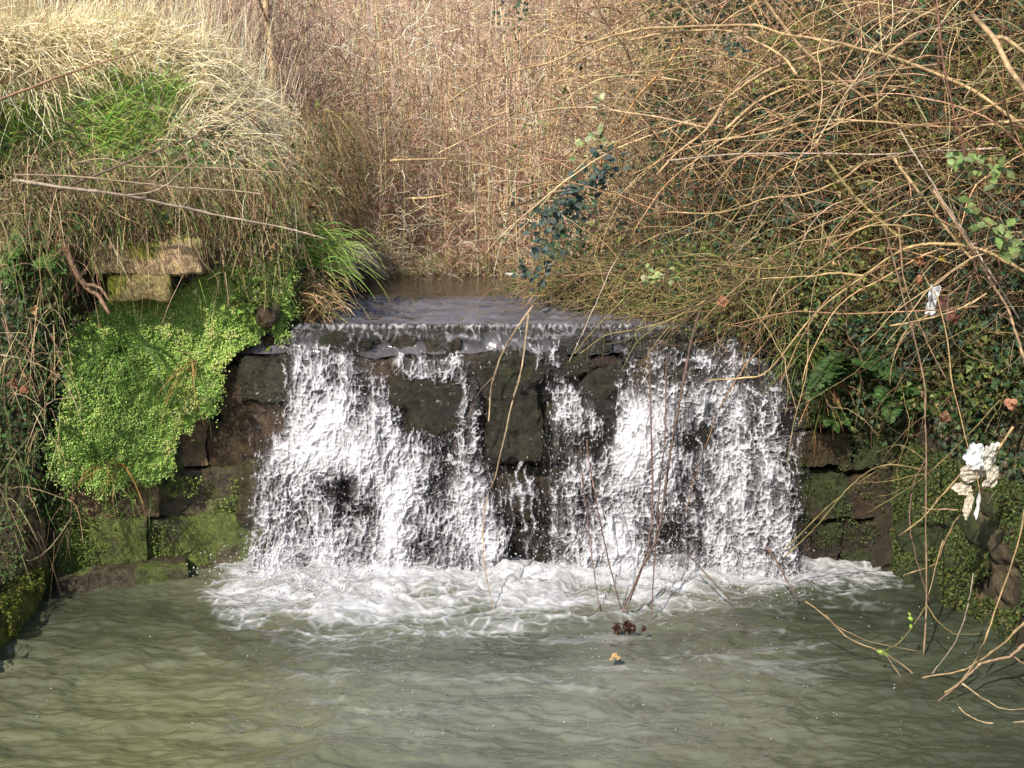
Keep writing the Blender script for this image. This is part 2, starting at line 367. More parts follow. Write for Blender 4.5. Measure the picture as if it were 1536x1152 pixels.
# side walls along the pool
def side_wall(name, label, pts, ztop, sgn, seed, col, green, moss, wet=.8):
    b = Buf(); pl = np.array(pts, float); seg = np.hypot(*np.diff(pl, axis=0).T); cum = np.concatenate([[0], np.cumsum(seg)])
    nu = int(cum[-1]/.02); prof = [(0, -.3), (0, ztop), (.55, ztop+.05)]
    uu = np.linspace(0, cum[-1], nu); X = np.interp(uu, cum, pl[:, 0]); Y = np.interp(uu, cum, pl[:, 1])
    vs = np.linspace(0, 1, int((ztop+.85)/.02)); L = ztop+.3; dd = vs*(L+.55)
    off = np.where(dd < L, 0, dd-L); zz = np.where(dd < L, dd-.3, ztop+.05*(dd-L))
    off = off+.04*np.exp(-((dd-L)/.05)**2)
    XX = X[:, None]+sgn*off[None]+0*uu[:, None]; YY = np.broadcast_to(Y[:, None], XX.shape); ZZ = np.broadcast_to(zz[None], XX.shape)
    nz = fbm(YY*4, ZZ*4, XX*2, 5, seed, .6)
    crs = .05*np.maximum(0, 1-np.abs(((ZZ+.3*fbm(YY*.8, ZZ*.3, s=3))/.24) % 1-.5)*10)*(dd < L)
    XX = XX+sgn*(.05*nz-crs*-1); ZZ = ZZ+.05*nz
    t = (1+.5*fbm(YY*7, ZZ*7, s=seed+2))[..., None]; m = sstep(-.1, .3, fbm(YY*3, ZZ*3, XX, 4, seed+7)+moss-.4)[..., None]
    c = np.array(col)*t*(1-m)+np.array(green)*t*m
    f = grid_faces(len(uu), len(vs))
    b.add(np.stack([XX, YY, ZZ], -1), f if sgn > 0 else f[:, ::-1], c.reshape(-1, 3), np.full(XX.size, wet))
    return tag(b.build(name, M_STONE), label, 'stone wall')
side_wall('low_wall', 'low mossy wall end at the left edge of the pool', [(-2.55, 5.6), (-2.64, 6.35), (-2.78, 7.2)], .16, -1, 31, BROWN, (.13, .16, .02), .55)
side_wall('side_wall', 'mossy side wall along the right edge of the pool below ivy', [(2.9, 5.0), (2.60, 6.3), (2.36, 7.5)], .78, 1, 37, (.10, .075, .04), (.04, .055, .015), .66)

# ------------------------------------------------------------------ water: stream above and pool below
sx = np.linspace(-1.75, 1.95, 420); sy = np.concatenate([np.arange(7.72, 10.4, .013), np.arange(10.4, 13.6, .06)])
SX, SY = np.meshgrid(sx, sy, indexing='ij')
rp = 1-.90*sstep(9.4, 10.4, SY)
SZ = LIP+.012+rp*(.030*fbm(SX*4.5, SY*9, s=51, o=4)+.022*fbm(SX*11, SY*17, s=52, o=2))
SZ -= .18*sstep(7.83, 7.74, SY)
b = Buf(); cw = bl(np.array([.115, .11, .122])*(1+.7*fbm(SX*3.5, SY*9, s=53, o=4)[..., None])*np.ones(SX.shape+(3,)), np.array([.03, .026, .017]), sstep(9.3, 10.3, SY))  # streaky lavender is sky reflection painted on the apron; dark water upstream
b.add(np.stack([SX, SY, SZ], -1), grid_faces(len(sx), len(sy)), cw.reshape(-1, 3))
tag(b.build('stream_water', M_POOL), kind='structure')

px_ = np.linspace(-2.95, 2.95, 760); py_ = np.concatenate([np.array([-6, -2, 0, 2, 3.5]), np.arange(4.4, 7.75, .0062)])
QX, QY = np.meshgrid(px_, py_, indexing='ij')
QP, QQ = proj(QX, QY, 0*QX)
# foam edge of the plunge zone: front line in (px, py)
edge = np.interp(QP, [290, 330, 420, 560, 700, 800, 900, 1000, 1120, 1250, 1390, 1420], [890, 925, 945, 955, 945, 950, 925, 930, 900, 888, 880, 870])
edge = edge-9
wx = QX+.10*fbm(QX*3, QY*3, s=61); wy = QY+.10*fbm(QX*3, QY*3, s=62)
prox = sstep(55, -75, QQ-edge)                       # 1 deep inside the foam, 0 outside
qj = QP+70*fbm(QX*2.2, QY*4, s=67, o=3); prox *= sstep(270, 400, qj)*sstep(1440, 1270, qj)
lace1 = 1-sstep(.02, .20, np.subtract(*worley(wx*5.5, wy*11, 63)[::-1])); lace2 = 1-sstep(.02, .28, np.subtract(*worley(wx*11, wy*20, 64)[::-1]))
fb = fbm(wx*4, wy*9, s=65, o=5)
dens = prox*.95+.55*fb+.28*lace1+.20*lace2
foam = sstep(.30, 1.12, dens)*sstep(.02, .2, prox)
streak = .50*sstep(.25, .70, fbm(wx*2.2, wy*9, s=66, o=4)+.3*lace1)*sstep(150, 10, np.abs(QQ-edge-50))*sstep(200, 420, QP)*sstep(1420, 1250, QP)
foam = np.maximum(foam, streak*.55)
near = np.exp(-((QQ-edge).clip(0)/170.0))
amp = .75+.35*near
wv = amp*(.020*fbm(QX*2.6+.4*QY, QY*6.5, s=71, o=2)+.026*fbm(QX*5+.8*fbm(QX*2, QY*3, s=85), QY*10, s=72, o=3))+.0045*fbm(QX*13, QY*24, s=73, o=2)
rd = np.hypot(QX-.1, (QY-7.6)*1.0)+.12*fbm(QX*1.2, QY*1.2, s=83); wv = wv+.004*np.sin(rd*2*PI/.27+3*fbm(QX*.9, QY*.9, s=84))*sstep(.5, 1.2, rd)
hump = sstep(.35, 1.0, prox)*sstep(6.5, 7.05, QY)*sstep(330, 480, QP)*sstep(1330, 1170, QP)
QZ = wv+foam*(.015+.012*fbm(QX*9, QY*14, s=75, o=3))+hump*(.05+.06*fbm(QX*5, QY*6, s=74, o=3)+.022*fbm(QX*12, QY*12, s=76, o=2))
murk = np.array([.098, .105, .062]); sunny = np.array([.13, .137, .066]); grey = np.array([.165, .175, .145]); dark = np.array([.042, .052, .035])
cw = bl(murk*np.ones(QX.shape+(3,)), sunny, np.exp(-((QX+1.25)/.75)**2-((QY-5.0)/.9)**2))  # sunlight in the near left water, painted as yellow-green
cw = bl(cw, grey, .8*np.exp(-((QX-.1)/1.1)**2-((QY-5.6)/1.1)**2)); cw = bl(cw, dark, sstep(.9, 2.2, QX)*.85); cw = bl(cw, dark, .5*sstep(-1.7, -2.4, QX)*sstep(5.6, 6.6, QY))  # milky centre also carries painted sky reflection; right side has bank shade painted in
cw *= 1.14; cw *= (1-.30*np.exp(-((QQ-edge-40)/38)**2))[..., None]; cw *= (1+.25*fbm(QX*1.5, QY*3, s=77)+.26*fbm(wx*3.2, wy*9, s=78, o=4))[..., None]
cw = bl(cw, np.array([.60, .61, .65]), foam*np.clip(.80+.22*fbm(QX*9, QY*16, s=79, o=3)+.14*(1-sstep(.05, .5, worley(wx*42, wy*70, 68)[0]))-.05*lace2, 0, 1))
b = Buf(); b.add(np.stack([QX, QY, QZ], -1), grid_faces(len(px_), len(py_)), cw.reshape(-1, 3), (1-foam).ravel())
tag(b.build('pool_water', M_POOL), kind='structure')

# ------------------------------------------------------------------ waterfall
fall = empty('waterfall', 'white foaming waterfall dropping over the stone weir into the green pool', 'waterfall')
FS, FT = np.meshgrid(np.arange(360, 1216, 1.05), np.arange(484, 886, 1.05), indexing='ij')
def soft(poly, w=14):
    """soft mask of a polygon in wall coordinates, ragged edge"""
    m = np.zeros(FS.shape)
    for i in range(9):
        a = i*2*PI/8; r = 0 if i == 8 else w
        jx = 8*fbm(FS*.03, FT*.02, s=80, o=3); jy = 8*fbm(FS*.03, FT*.02, s=81, o=3)
        m += in_poly(FS+jx+r*math.cos(a), FT+jy+r*math.sin(a), poly)
    return m/9
def ell(cx, cy, rx, ry): return np.exp(-((FS-cx)/rx)**2-((FT-cy)/ry)**2)
leftP = [(430, 500), (480, 508), (520, 525), (560, 545), (590, 590), (605, 640), (650, 665), (735, 690), (752, 740), (756, 886), (366, 886), (375, 830), (385, 740), (388, 690), (420, 645), (435, 600), (428, 540)]
midL = [(585, 530), (715, 535), (722, 640), (735, 700), (680, 690), (600, 655), (690, 640), (690, 585), (600, 572)]
midR = [(818, 505), (835, 505), (845, 560), (895, 600), (900, 886), (818, 886), (822, 700), (826, 600)]
rightP = [(935, 545), (985, 520), (1060, 525), (1150, 530), (1188, 560), (1192, 700), (1200, 886), (885, 886), (890, 740), (895, 690), (920, 650), (930, 600)]
D = .84*soft(leftP)+.0
D = np.maximum(D, .66*soft(midL, 8)); D = np.maximum(D, .64*soft(midR, 8)); D = np.maximum(D, .74*soft(rightP))
D += .42*ell(500, 660, 75, 60)+.25*ell(600, 760, 60, 90)+.15*ell(440, 600, 40, 90)+.25*ell(470, 840, 80, 40)
D += .38*ell(965, 655, 60, 50)+.35*ell(940, 750, 28, 90)+.25*ell(1095, 740, 25, 130)+.2*ell(1050, 600, 60, 50)+.2*ell(720, 760, 22, 80)
D -= .50*ell(510, 735, 28, 22)+.45*ell(545, 768, 30, 12)+.55*ell(645, 615, 50, 34)+.55*ell(1055, 655, 16, 16)+.4*ell(1035, 668, 14, 10)+.35*ell(1135, 640, 12, 50)
D -= .35*ell(665, 735, 14, 40)+.4*ell(545, 575, 12, 34)+.30*ell(460, 855, 22, 16)+.35*ell(1000, 800, 45, 40)*1+.25*ell(650, 830, 45, 40)+.3*ell(430, 760, 30, 30)
D -= .35*ell(1050, 560, 120, 22)
D += .28*(sstep(835, 886, FT))*(D > .3)+.11*sstep(640, 840, FT)*(D > .35)
center_gap = soft([(752, 700), (822, 700), (824, 850), (758, 850)], 6); D = np.where(center_gap > .5, np.minimum(D, .30), D)
tr_ = np.zeros(FS.shape)                                   # thin separate trickles
for (x0, y0, y1, w, st) in [(765, 700, 886, 3, .5), (783, 695, 800, 4, .7), (796, 700, 870, 3.5, .7), (808, 705, 886, 3, .5), (834, 520, 886, 5, .6), (850, 700, 886, 3, .6), (870, 690, 886, 4, .7), (884, 700, 870, 3, .5),
                        (700, 540, 720, 7, .6), (640, 535, 575, 6, .4), (810, 515, 560, 5, .5), (452, 486, 510, 12, .5), (745, 500, 540, 4, .4), (1000, 500, 540, 8, .4), (1100, 505, 545, 8, .4)]:
    w = w*1.35; xc = x0+5*np.sin(FT*.045+x0)+3*np.sin(FT*.11+x0*2)
    tr_ = np.maximum(tr_, st*np.exp(-((FS-xc)/(w*(1+.5*np.sin(FT*.09+x0))))**2)*sstep(y0-6, y0+6, FT)*sstep(y1+6, y1-6, FT))
D = np.maximum(D, tr_*1.25)
flow = np.where(FS < 700, (FS-560)*-.0, 0)
wx = FS+10*fbm(FS*.02, FT*.012, s=90, o=3)+3*fbm(FS*.09, FT*.06, s=91, o=2); wy = FT+14*fbm(FS*.02, FT*.014, s=92, o=3)
drop = sstep(500, 880, FT)
def lace(sc, st, seed, w):
    d1, d2 = worley(wx/sc, wy/(sc*st), seed); return 1-sstep(.0, w, d2-d1), d1
def ridge(sc, st, seed, p=2.0):
    q = vnoise(wx/sc, wy/(sc*st), s=seed)+.45*vnoise(wx/sc*2.1, wy/(sc*st)*2.1, s=seed+1)
    return np.clip(1-np.abs(q)*1.9, 0, 1)**p
lb, _ = lace(15, 1.9, 94, .3); lc, d1c = lace(8, 1.4, 95, .4)
r1 = ridge(30, 2.6, 201, 1.6); r2 = ridge(15, 2.1, 203, 1.5); r3 = ridge(7.5, 1.6, 205, 1.3); r4 = ridge(4.2, 1.3, 207, 1.2)
streaks = fbm(wx*.085, wy*.011, s=96, o=4); cl = fbm(wx*.022, wy*.016, s=97, o=4); mid = fbm(wx*.05, wy*.03, s=98, o=3)
fil = np.clip(.30*r1+.42*r2+.55*r3+.42*r4+.16*lb+.12*lc, 0, 1.6)
D = np.where(D < .03, 0, D)
milk = sstep(.88, 1.3, D+.30*cl)
dd = D+.34*cl+.24*streaks+.20*mid
val = np.where(D > 0, dd*1.0+fil*1.02-1.09, -1)
foamv = np.clip(sstep(-.16, 1.15, val)*(.32+.85*np.clip(fil, 0, 1.1))+milk*.30, 0, 1)*np.clip(.90+.40*cl+.25*streaks, .45, 1.1)
cover = sstep(.24, 1.12, dd)*(D > 0)*sstep(.02, .2, D)
def fallY(fs, ft):
    return np.interp(ft, [484, 500, 520, 560, 640, 720, 886], [7.82, 7.76, 7.66, 7.52, 7.44, 7.40, 7.34])
base_Y = fallY(FS, FT)
rel = .022*np.clip(val, -.4, 1.3)*(1-.5*milk)+.05*D+.03*cl+.024*mid+(.010*r2+.009*r3+.006*r4)*(1-.5*milk)
rel += .10*ell(500, 660, 90, 90)+.07*ell(960, 660, 70, 70)+.05*ell(600, 780, 90, 80)
# grazing film layer
def fall_mesh(name, mask, off, colr, alpha, label=None):
    b = Buf(); V = P(FS, FT, base_Y-off)
    k = mask > .02; kf = k[:-1, :-1] | k[1:, :-1] | k[1:, 1:] | k[:-1, 1:]
    f = grid_faces(*FS.shape, keep=kf)
    used = np.unique(f); mp = np.full(FS.size, -1); mp[used] = np.arange(len(used))
    b.add(V.reshape(-1, 3)[used], mp[f][:, ::-1], colr.reshape(-1, 3)[used], alpha.reshape(-1)[used])
    o = b.build(name, M_FALL, fall)
    if label: o['label'] = label
    return o
white = np.array([.65, .65, .69]); glass = np.array([.10, .092, .095])
c1 = bl(bl(glass*np.ones(FS.shape+(3,)), np.array([.24, .235, .255]), cover*.9), white, foamv)
a1 = np.clip(foamv*1.4+.62*cover+.10*(D > .05), 0, 1)
sel = [('left_cascade', (FS < 756)), ('centre_trickles', (FS >= 756) & (FS < 888)), ('right_cascade', FS >= 888)]
labs = ['wide dense white cascade fanning over rocks at the left of the weir', 'thin trickles over dark stone between the two cascades', 'lacy white cascade with dark gaps at the right of the weir']
for (nm, m), lb_ in zip(sel, labs):
    fall_mesh('cascade', np.where(m, a1, 0), rel, c1, a1, lb_)
# film of water sliding over the top steps
film = sstep(484, 487, FT)*sstep(548, 520, FT)*sstep(426, 432, FS)*sstep(1192, 1180, FS)
fpat = np.clip(.32*lb+.28*lc+.30*streaks+.55*np.exp(-((FT-506)/5.0)**2)*(.6+.6*cl)+.35*np.exp(-((FT-489)/4.0)**2), 0, 1)  # the level bands are glints along the lip, painted white
b_Y = base_Y
fall_mesh('cascade', film*.5, .006+.012*fpat+.008*vnoise(wx*.15, wy*.2, s=99), bl(np.array([.05, .048, .045])*np.ones(FS.shape+(3,)), white, .55*sstep(.3, .9, fpat)), film*np.clip(.50*sstep(507, 499, FT)+.25*sstep(-.3, .5, fbm(FS*.02, FT*.01, s=210, o=3))*sstep(520, 495, FT)+.8*fpat*sstep(-.35, .35, fbm(FS*.035, FT*.03, s=211, o=3)), 0, 1), 'thin glassy sheet sliding over the top ledge')
# droplets thrown off the cascades and off the plunge zone
OCT = np.array([[1, 0, 0], [-1, 0, 0], [0, 1, 0], [0, -1, 0], [0, 0, 1], [0, 0, -1]], float)
OF = np.array([[0, 2, 4], [2, 1, 4], [1, 3, 4], [3, 0, 4], [2, 0, 5], [1, 2, 5], [3, 1, 5], [0, 3, 5]])
def drops(b, c, size, el):
    Nn = len(c); sc = np.stack([size, size, size*el], -1)
    tl = norm(np.stack([R.normal(0, .35, Nn), R.normal(0, .2, Nn), np.ones(Nn)], -1)); ax = norm(np.cross(tl, [0, 1., 0])); ay = np.cross(tl, ax)
    o = OCT[None]*sc[:, None]
    v = c[:, None]+o[..., 0:1]*ax[:, None]+o[..., 1:2]*ay[:, None]+o[..., 2:3]*tl[:, None]
    f = (np.arange(Nn)*6)[:, None, None]+OF[None]
    b.add(v, f.reshape(-1, 3), np.repeat(jit([.64, .64, .67], Nn, .2, .01), 6, 0), np.repeat(R.uniform(.35, .95, Nn), 6))
b = Buf(); pr = np.clip(D, 0, .6)*sstep(500, 640, FT)+.02; ii = R.choice(FS.size, 5000, p=(pr/pr.sum()).ravel())
s_, t_ = FS.ravel()[ii]+R.normal(0, 7, 5000), FT.ravel()[ii]+R.normal(0, 7, 5000)
drops(b, P(s_, t_, fallY(s_, t_)-R.exponential(.05, 5000)-.06), R.uniform(.0012, .0040, 5000), R.uniform(1, 3.2, 5000))
n = 3200; s_ = np.where(R.random(n) < .55, R.uniform(350, 1240, n), R.normal(430, 60, n)); Yb = R.normal(7.1, .22, n).clip(6.2, 7.38); X = (s_-768)/F*Yb
drops(b, np.stack([X, Yb, np.abs(R.exponential(.06, n))+.05], -1), R.uniform(.002, .006, n), R.uniform(.8, 1.8, n))
n = 420; X = R.normal(.2, 1.0, n).clip(-2.4, 2.3); Y = R.uniform(5.0, 6.9, n)
drops(b, np.stack([X, Y, np.abs(R.normal(.008, .010, n))], -1), R.uniform(.0015, .0045, n), R.uniform(.5, 1.2, n))
tag(b.build('spray', M_FALL, fall), kind='stuff')

# ------------------------------------------------------------------ left bank vegetation
def on_ground(X, Y): return np.stack([X, Y, ground(X, Y)], -1)
STRAW = [(.90, .76, .50), (.88, .70, .43), (.92, .84, .62), (.78, .60, .36), (.84, .74, .45)]
b = Buf()
n = 46000; X = R.uniform(-5.2, -1.22, n); Y = R.uniform(7.35, 11.2, n)
dl = -poly_dist(X, Y, LEFT_EDGE); k = (dl > .0) & (Y > 7.5-.2*(X < -2.6)); X, Y = X[k], Y[k]; dl = dl[k]; rt = on_ground(X, Y)
ppx, ppy = proj(rt[:, 0], rt[:, 1], rt[:, 2])
k = R.random(len(X)) < np.maximum(sstep(300, 215, ppy), .05+.25*(Y > 8.6)); X, Y, dl, rt, ppx, ppy = X[k], Y[k], dl[k], rt[k], ppx[k], ppy[k]; n = len(X)
e = .04; gxn = (ground(X+e, Y)-ground(X-e, Y))/(2*e); gyn = (ground(X, Y+e)-ground(X, Y-e))/(2*e)
nrm = norm(np.stack([-gxn.clip(-3, 3), -gyn.clip(-3, 3), np.ones(n)], -1))
tuft = fbm(X*2.6, Y*2.6, s=101, o=3); edge_f = np.exp(-dl/.3)
ang = 4.5*fbm(X*1.3, Y*1.3, s=102, o=2)
cow = np.stack([np.cos(ang), np.sin(ang)*.7, 0*ang], -1)*.75
flop = np.stack([.9*sstep(-2.6, -1.4, X), -.3+0*X, -.45*sstep(-2.4, -1.4, X)], -1)
dirv = nrm*.55+np.array([.1, -.1, .45])+cow+flop+R.normal(0, .38, (n, 3))
gm = sstep(.0, .3, fbm(X*1.6, Y*2.2, s=103, o=3)*.7+.75*np.exp(-((ppx-130)/110)**2-((ppy-185)/60)**2)+.5*np.exp(-((ppx-220)/60)**2-((ppy-150)/35)**2)+1.0*np.exp(-((ppx-45)/110)**2-((ppy-215)/55)**2)-.30)
isg = R.random(n) < gm*1.15
col = np.where(isg[:, None], jit([(.20, .42, .08), (.28, .47, .09), (.38, .46, .11)], n), jit(STRAW, n, .18, .05))
col = np.where((ppy > 250)[:, None] & ~isg[:, None], col*.88, col)
L = np.where(isg, R.uniform(.18, .40, n), R.uniform(.16, .50, n))*(1+.4*tuft)*np.where(ppy > 255, .6, 1)
blades(b, rt-np.array([0, 0, .02]), dirv, L, R.uniform(.005, .0105, n), R.uniform(.1, .9, n)*np.where(isg, .5, 1), col, K=6, base=.85, tip=1.1)
# tall upright straw on the crest
n = 1500; X = R.uniform(-5, -1.6, n); Y = R.uniform(9.2, 11.5, n); rt = on_ground(X, Y)
blades(b, rt, np.stack([R.normal(.05, .16, n), R.normal(0, .15, n), np.ones(n)], -1), R.uniform(.5, 1.1, n), R.uniform(.004, .007, n), R.uniform(0, .25, n), jit(STRAW, n), K=6, sway=.06)
tag(b.build('dry_grass', M_GRASS), 'long straw coloured grass with green patches over the sunlit left bank', 'grass', kind='stuff')

# grass and roots hanging over the front of the wall and the stream side
b = Buf(); n = 3400; fx = R.uniform(-20, 500, n); fy = np.interp(fx, [-20, 120, 300, 420, 520], [315, 300, 300, 310, 340])+R.normal(-10, 42, n)
rt = P(fx, fy, wallY(fx)+R.uniform(-.05, .30, n)+np.where(fx > 440, 1.0, 0))
blades(b, rt, np.stack([R.normal(.2, .5, n), R.normal(-.7, .35, n), R.normal(.0, .6, n)], -1), R.uniform(.08, .36, n), R.uniform(.003, .006, n), R.uniform(.2, 1.2, n), jit([(.62, .47, .27), (.46, .31, .17), (.30, .19, .11), (.70, .57, .35), (.22, .27, .07), (.2, .3, .07)], n), K=6)
n = 2200; X = R.normal(-1.42, .08, n); Y = R.uniform(8.4, 11.5, n); z = R.uniform(LIP+.3, 3.0, n)
blades(b, np.stack([X, Y, z], -1), np.stack([R.normal(.3, .4, n), R.normal(-.5, .4, n), R.normal(.0, .6, n)], -1), R.uniform(.08, .28, n), R.uniform(.004, .008, n), R.uniform(.2, 1.2, n), jit([(.30, .2, .1), (.2, .12, .06), (.13, .08, .04), (.4, .3, .15), (.12, .13, .04)], n), K=6)
n = 480; fx = R.uniform(-10, 110, n); fy = R.uniform(300, 800, n); k = R.random(n) < np.interp(fy, [300, 480, 800], [1, .8, .3]); fx, fy = fx[k], fy[k]; n = len(fx)
blades(b, P(fx, fy, np.interp(fx, [-10, 60, 130], [6.35, 6.8, 7.05])+R.uniform(-.05, .15, n)), np.stack([R.normal(.1, .5, n), R.normal(-.5, .35, n), R.normal(-.1, .6, n)], -1), R.uniform(.08, .28, n), R.uniform(.003, .006, n), R.uniform(.3, 1.2, n), jit([(.62, .47, .27), (.46, .31, .17), (.30, .19, .11), (.14, .22, .05), (.10, .18, .04)], n), K=6)
tag(b.build('hanging_grass', M_GRASS), 'brown dead grass and roots hanging over the left wall', 'grass', kind='stuff')
b = Buf(); n = 620; fx = R.uniform(0, 460, n); fy = R.uniform(240, 375, n); rt = P(fx, fy, wallY(fx)+R.uniform(-.12, .2, n))
K = 7; t = np.linspace(0, 1, K)[None, :, None]; d0 = np.stack([R.normal(.1, .5, n), R.normal(-.3, .4, n), R.normal(-.5, .6, n)], -1)
pth = rt[:, None]+norm(d0)[:, None]*t*R.uniform(.1, .36, (n, 1, 1))+np.array([0, 0, -.1])*t**2+.03*np.cumsum(R.normal(0, .6, (n, K, 3)), 1)
tubes(b, pth, R.uniform(.0015, .004, n), jit([(.22, .14, .08), (.32, .23, .13), (.14, .09, .05)], n), 3)
tag(b.build('twig_litter', M_WOOD), 'fine brown twigs and roots in the face of the left bank', 'twigs', kind='stuff')

# small leaves in the bank face (left)
b = Buf(); 
def leaf_cloud(b, n, fx, fy, Yv, size, cols, kind='ivy', up=(0, 0, 1), face=(-.2, -.8, .5), s=.5):
    c = P(fx, fy, Yv); nn = norm(np.array(face)+R.normal(0, s, (n, 3))); u = np.array(up)+R.normal(0, .6, (n, 3))
    leaves(b, c, nn, u, size, jit(cols, n, .3, .12), kind)
for (cx, cy, rx, ry, m, cols) in [(270, 225, 60, 45, 420, [(.05, .12, .03), (.08, .15, .04)]), (255, 325, 60, 30, 240, [(.06, .13, .03), (.16, .2, .04)]), (40, 400, 45, 40, 420, [(.07, .15, .03), (.05, .1, .03)]), (50, 470, 60, 60, 500, [(.04, .07, .03), (.1, .09, .04)]),
                             (100, 340, 110, 40, 260, [(.07, .12, .03), (.05, .08, .03)]), (400, 320, 60, 70, 420, [(.08, .12, .03), (.15, .1, .04)]), (475, 300, 30, 120, 380, [(.08, .10, .03), (.14, .09, .04)]), (380, 440, 50, 50, 260, [(.12, .18, .03), (.08, .12, .03)])]:
    fx = R.normal(cx, rx*.6, m); fy = R.normal(cy, ry*.6, m)
    leaf_cloud(b, m, fx, fy, np.interp(fy, [200, 330], [8.3, 7.35])+(wallY(fx)-7.4)+R.uniform(-.1, .2, m)+np.where(fx > 440, .8, 0), R.uniform(.02, .05, m), cols)
for (cx, cy, rx, ry, m, cols) in [(40, 640, 60, 130, 2600, [(.03, .06, .018), (.045, .09, .025)]), (20, 790, 45, 70, 900, [(.025, .05, .015), (.04, .08, .02)])]:
    fx = R.normal(cx, rx*.7, m); fy = R.normal(cy, ry*.7, m); k = (fy < 850); m = int(k.sum())
    leaf_cloud(b, m, fx[k], fy[k], wallY(fx[k])+R.uniform(-.12, .15, m), R.uniform(.012, .03, m), cols, 'disc')
m = 20000; X = R.uniform(-4.0, -2.62, m); Y = R.uniform(5.9, 7.75, m); k = -poly_dist(X, Y, LEFT_EDGE) > -.06; X, Y = X[k], Y[k]; m = len(X)
zt = ground(X, Y); zz = np.where(R.random(m) < .35, zt*R.uniform(.2, 1, m), zt)
leaves(b, np.stack([X+.02, Y, zz+R.uniform(0, .08, m)], -1), np.array([.4, -.6, .6])+R.normal(0, .45, (m, 3)), np.array([0, -.3, -1.])+R.normal(0, .6, (m, 3)), R.uniform(.010, .027, m), jit([(.05, .10, .025), (.07, .13, .03), (.08, .10, .03), (.13, .10, .05)], m), 'ivy')
tag(b.build('ivy_leaves', M_LEAF), 'small dark green ivy leaves in the shaded face of the left bank', 'ivy', kind='stuff')

# moss carpet
MOSS = [(118, 480), (165, 455), (250, 445), (290, 418), (335, 398), (425, 395), (440, 420), (424, 510), (400, 498), (345, 540), (335, 590), (300, 635), (272, 640), (272, 700), (230, 730), (150, 735), (100, 720), (75, 690), (90, 600), (100, 520)]
MX, MY = np.meshgrid(np.arange(55, 450, 2.5), np.arange(385, 760, 2.5), indexing='ij')
jx = 16*fbm(MX*.03, MY*.03, s=111, o=4); jy = 16*fbm(MX*.03, MY*.03, s=112, o=4)
mk = in_poly(MX+jx, MY+jy, MOSS)
def mossY(fx, fy): return wallY(fx)-.085+np.interp(fy, [400, 560, 760], [.16, .05, -.03])-.04*fbm(fx*.02, fy*.02, s=113, o=3)
b = Buf(); kf = mk[:-1, :-1] & mk[1:, :-1] & mk[1:, 1:] & mk[:-1, 1:]
b.add(P(MX, MY, mossY(MX, MY)+.012*fbm(MX*.12, MY*.12, s=114)), grid_faces(*MX.shape, keep=kf)[:, ::-1], np.array([.20, .33, .055])*(1+.5*fbm(MX*.1, MY*.1, s=115)[..., None]).reshape(-1, 1))
n = 90000; fx = R.uniform(45, 460, n); fy = R.uniform(380, 790, n); ss = 1.0+.045*np.abs(R.standard_normal(n)); wb = 16+6*np.abs(R.standard_normal(n))
k = in_poly(225+(fx-225)/ss+wb*fbm(fx*.03, fy*.03, s=111, o=4), 570+(fy-570)/ss+wb*fbm(fx*.03, fy*.03, s=112, o=4), MOSS) & (fbm(fx*.035, fy*.035, s=119, o=4) > -.42); fx, fy = fx[k], fy[k]; n = len(fx)
hgt = fbm(fx*.06, fy*.06, s=116, o=3)
c = P(fx, fy, mossY(fx, fy)-R.uniform(0, .02, n)-.018*hgt)
cl = (jit([(.34, .55, .11), (.41, .61, .14), (.25, .46, .08), (.46, .62, .18)], n, .16)*(1+.5*hgt[:, None])*(1+.45*fbm(fx*.015, fy*.015, s=120, o=3))[:, None]).clip(.01, .6)
leaves(b, c, np.array([-.2, -.75, .65])+R.normal(0, .30, (n, 3)), np.array([0, 0, -1.])+R.normal(0, .7, (n, 3)), R.uniform(.005, .0115, n)*(1+.5*(R.random(n) < .06)), cl, 'disc')
tag(b.build('moss', M_MOSS), 'bright yellow green moss carpet on the sunlit stone wall', 'moss', kind='stuff')
b = Buf(); n = 14000; fx = R.uniform(60, 385, n); fy = R.uniform(690, 870, n); k = fbm(fx*.025, fy*.03, s=117, o=4)+.5*np.exp(-((fx-140)/90)**2-((fy-820)/40)**2) > .1; fx, fy = fx[k], fy[k]; n = len(fx)
leaves(b, P(fx, fy, wallY(fx)-R.uniform(-.01, .02, n)-.02), np.array([-.2, -.9, .4])+R.normal(0, .5, (n, 3)), np.array([0, 0, -1.])+R.normal(0, .6, (n, 3)), R.uniform(.005, .011, n), jit([(.18, .26, .05), (.24, .32, .07), (.10, .14, .03)], n), 'disc')
# mossy fur on both side walls
for sgn, m in ((1, 24000), (-1, 8000)):
    Y = R.uniform(5.6, 7.45, m); z = R.uniform(0, .85 if sgn > 0 else .25, m)
    Xw = np.interp(Y, [5.0, 6.3, 7.5], [2.9, 2.60, 2.36]) if sgn > 0 else -np.interp(Y, [5.6, 6.35, 7.2], [2.55, 2.64, 2.78])
    k = fbm(Y*3, z*3, s=118+sgn, o=3) > -.15; Y, z, Xw = Y[k], z[k], Xw[k]; m = len(Y)
    top = sgn < 0; pp = np.stack([Xw-sgn*(.01+.05*fbm(Y*4, z*4, s=3))+np.where(top & (z > .17), -R.uniform(0, .4, m), 0), Y, np.where(top, z.clip(0, .19), z)], -1)
    leaves(b, pp, np.array([-sgn*.9, -.4, .3])+R.normal(0, .5, (m, 3)), np.array([0, 0, -1.])+R.normal(0, .5, (m, 3)), R.uniform(.008, .02, m), jit([(.045, .075, .018), (.065, .095, .02), (.10, .095, .025), (.035, .05, .015)] if sgn > 0 else [(.13, .16, .02), (.09, .12, .02), (.2, .2, .03)], m), 'disc')
tag(b.build('moss', M_MOSS), 'short dark green moss on the lower stone courses and pool side walls', 'moss', kind='stuff')

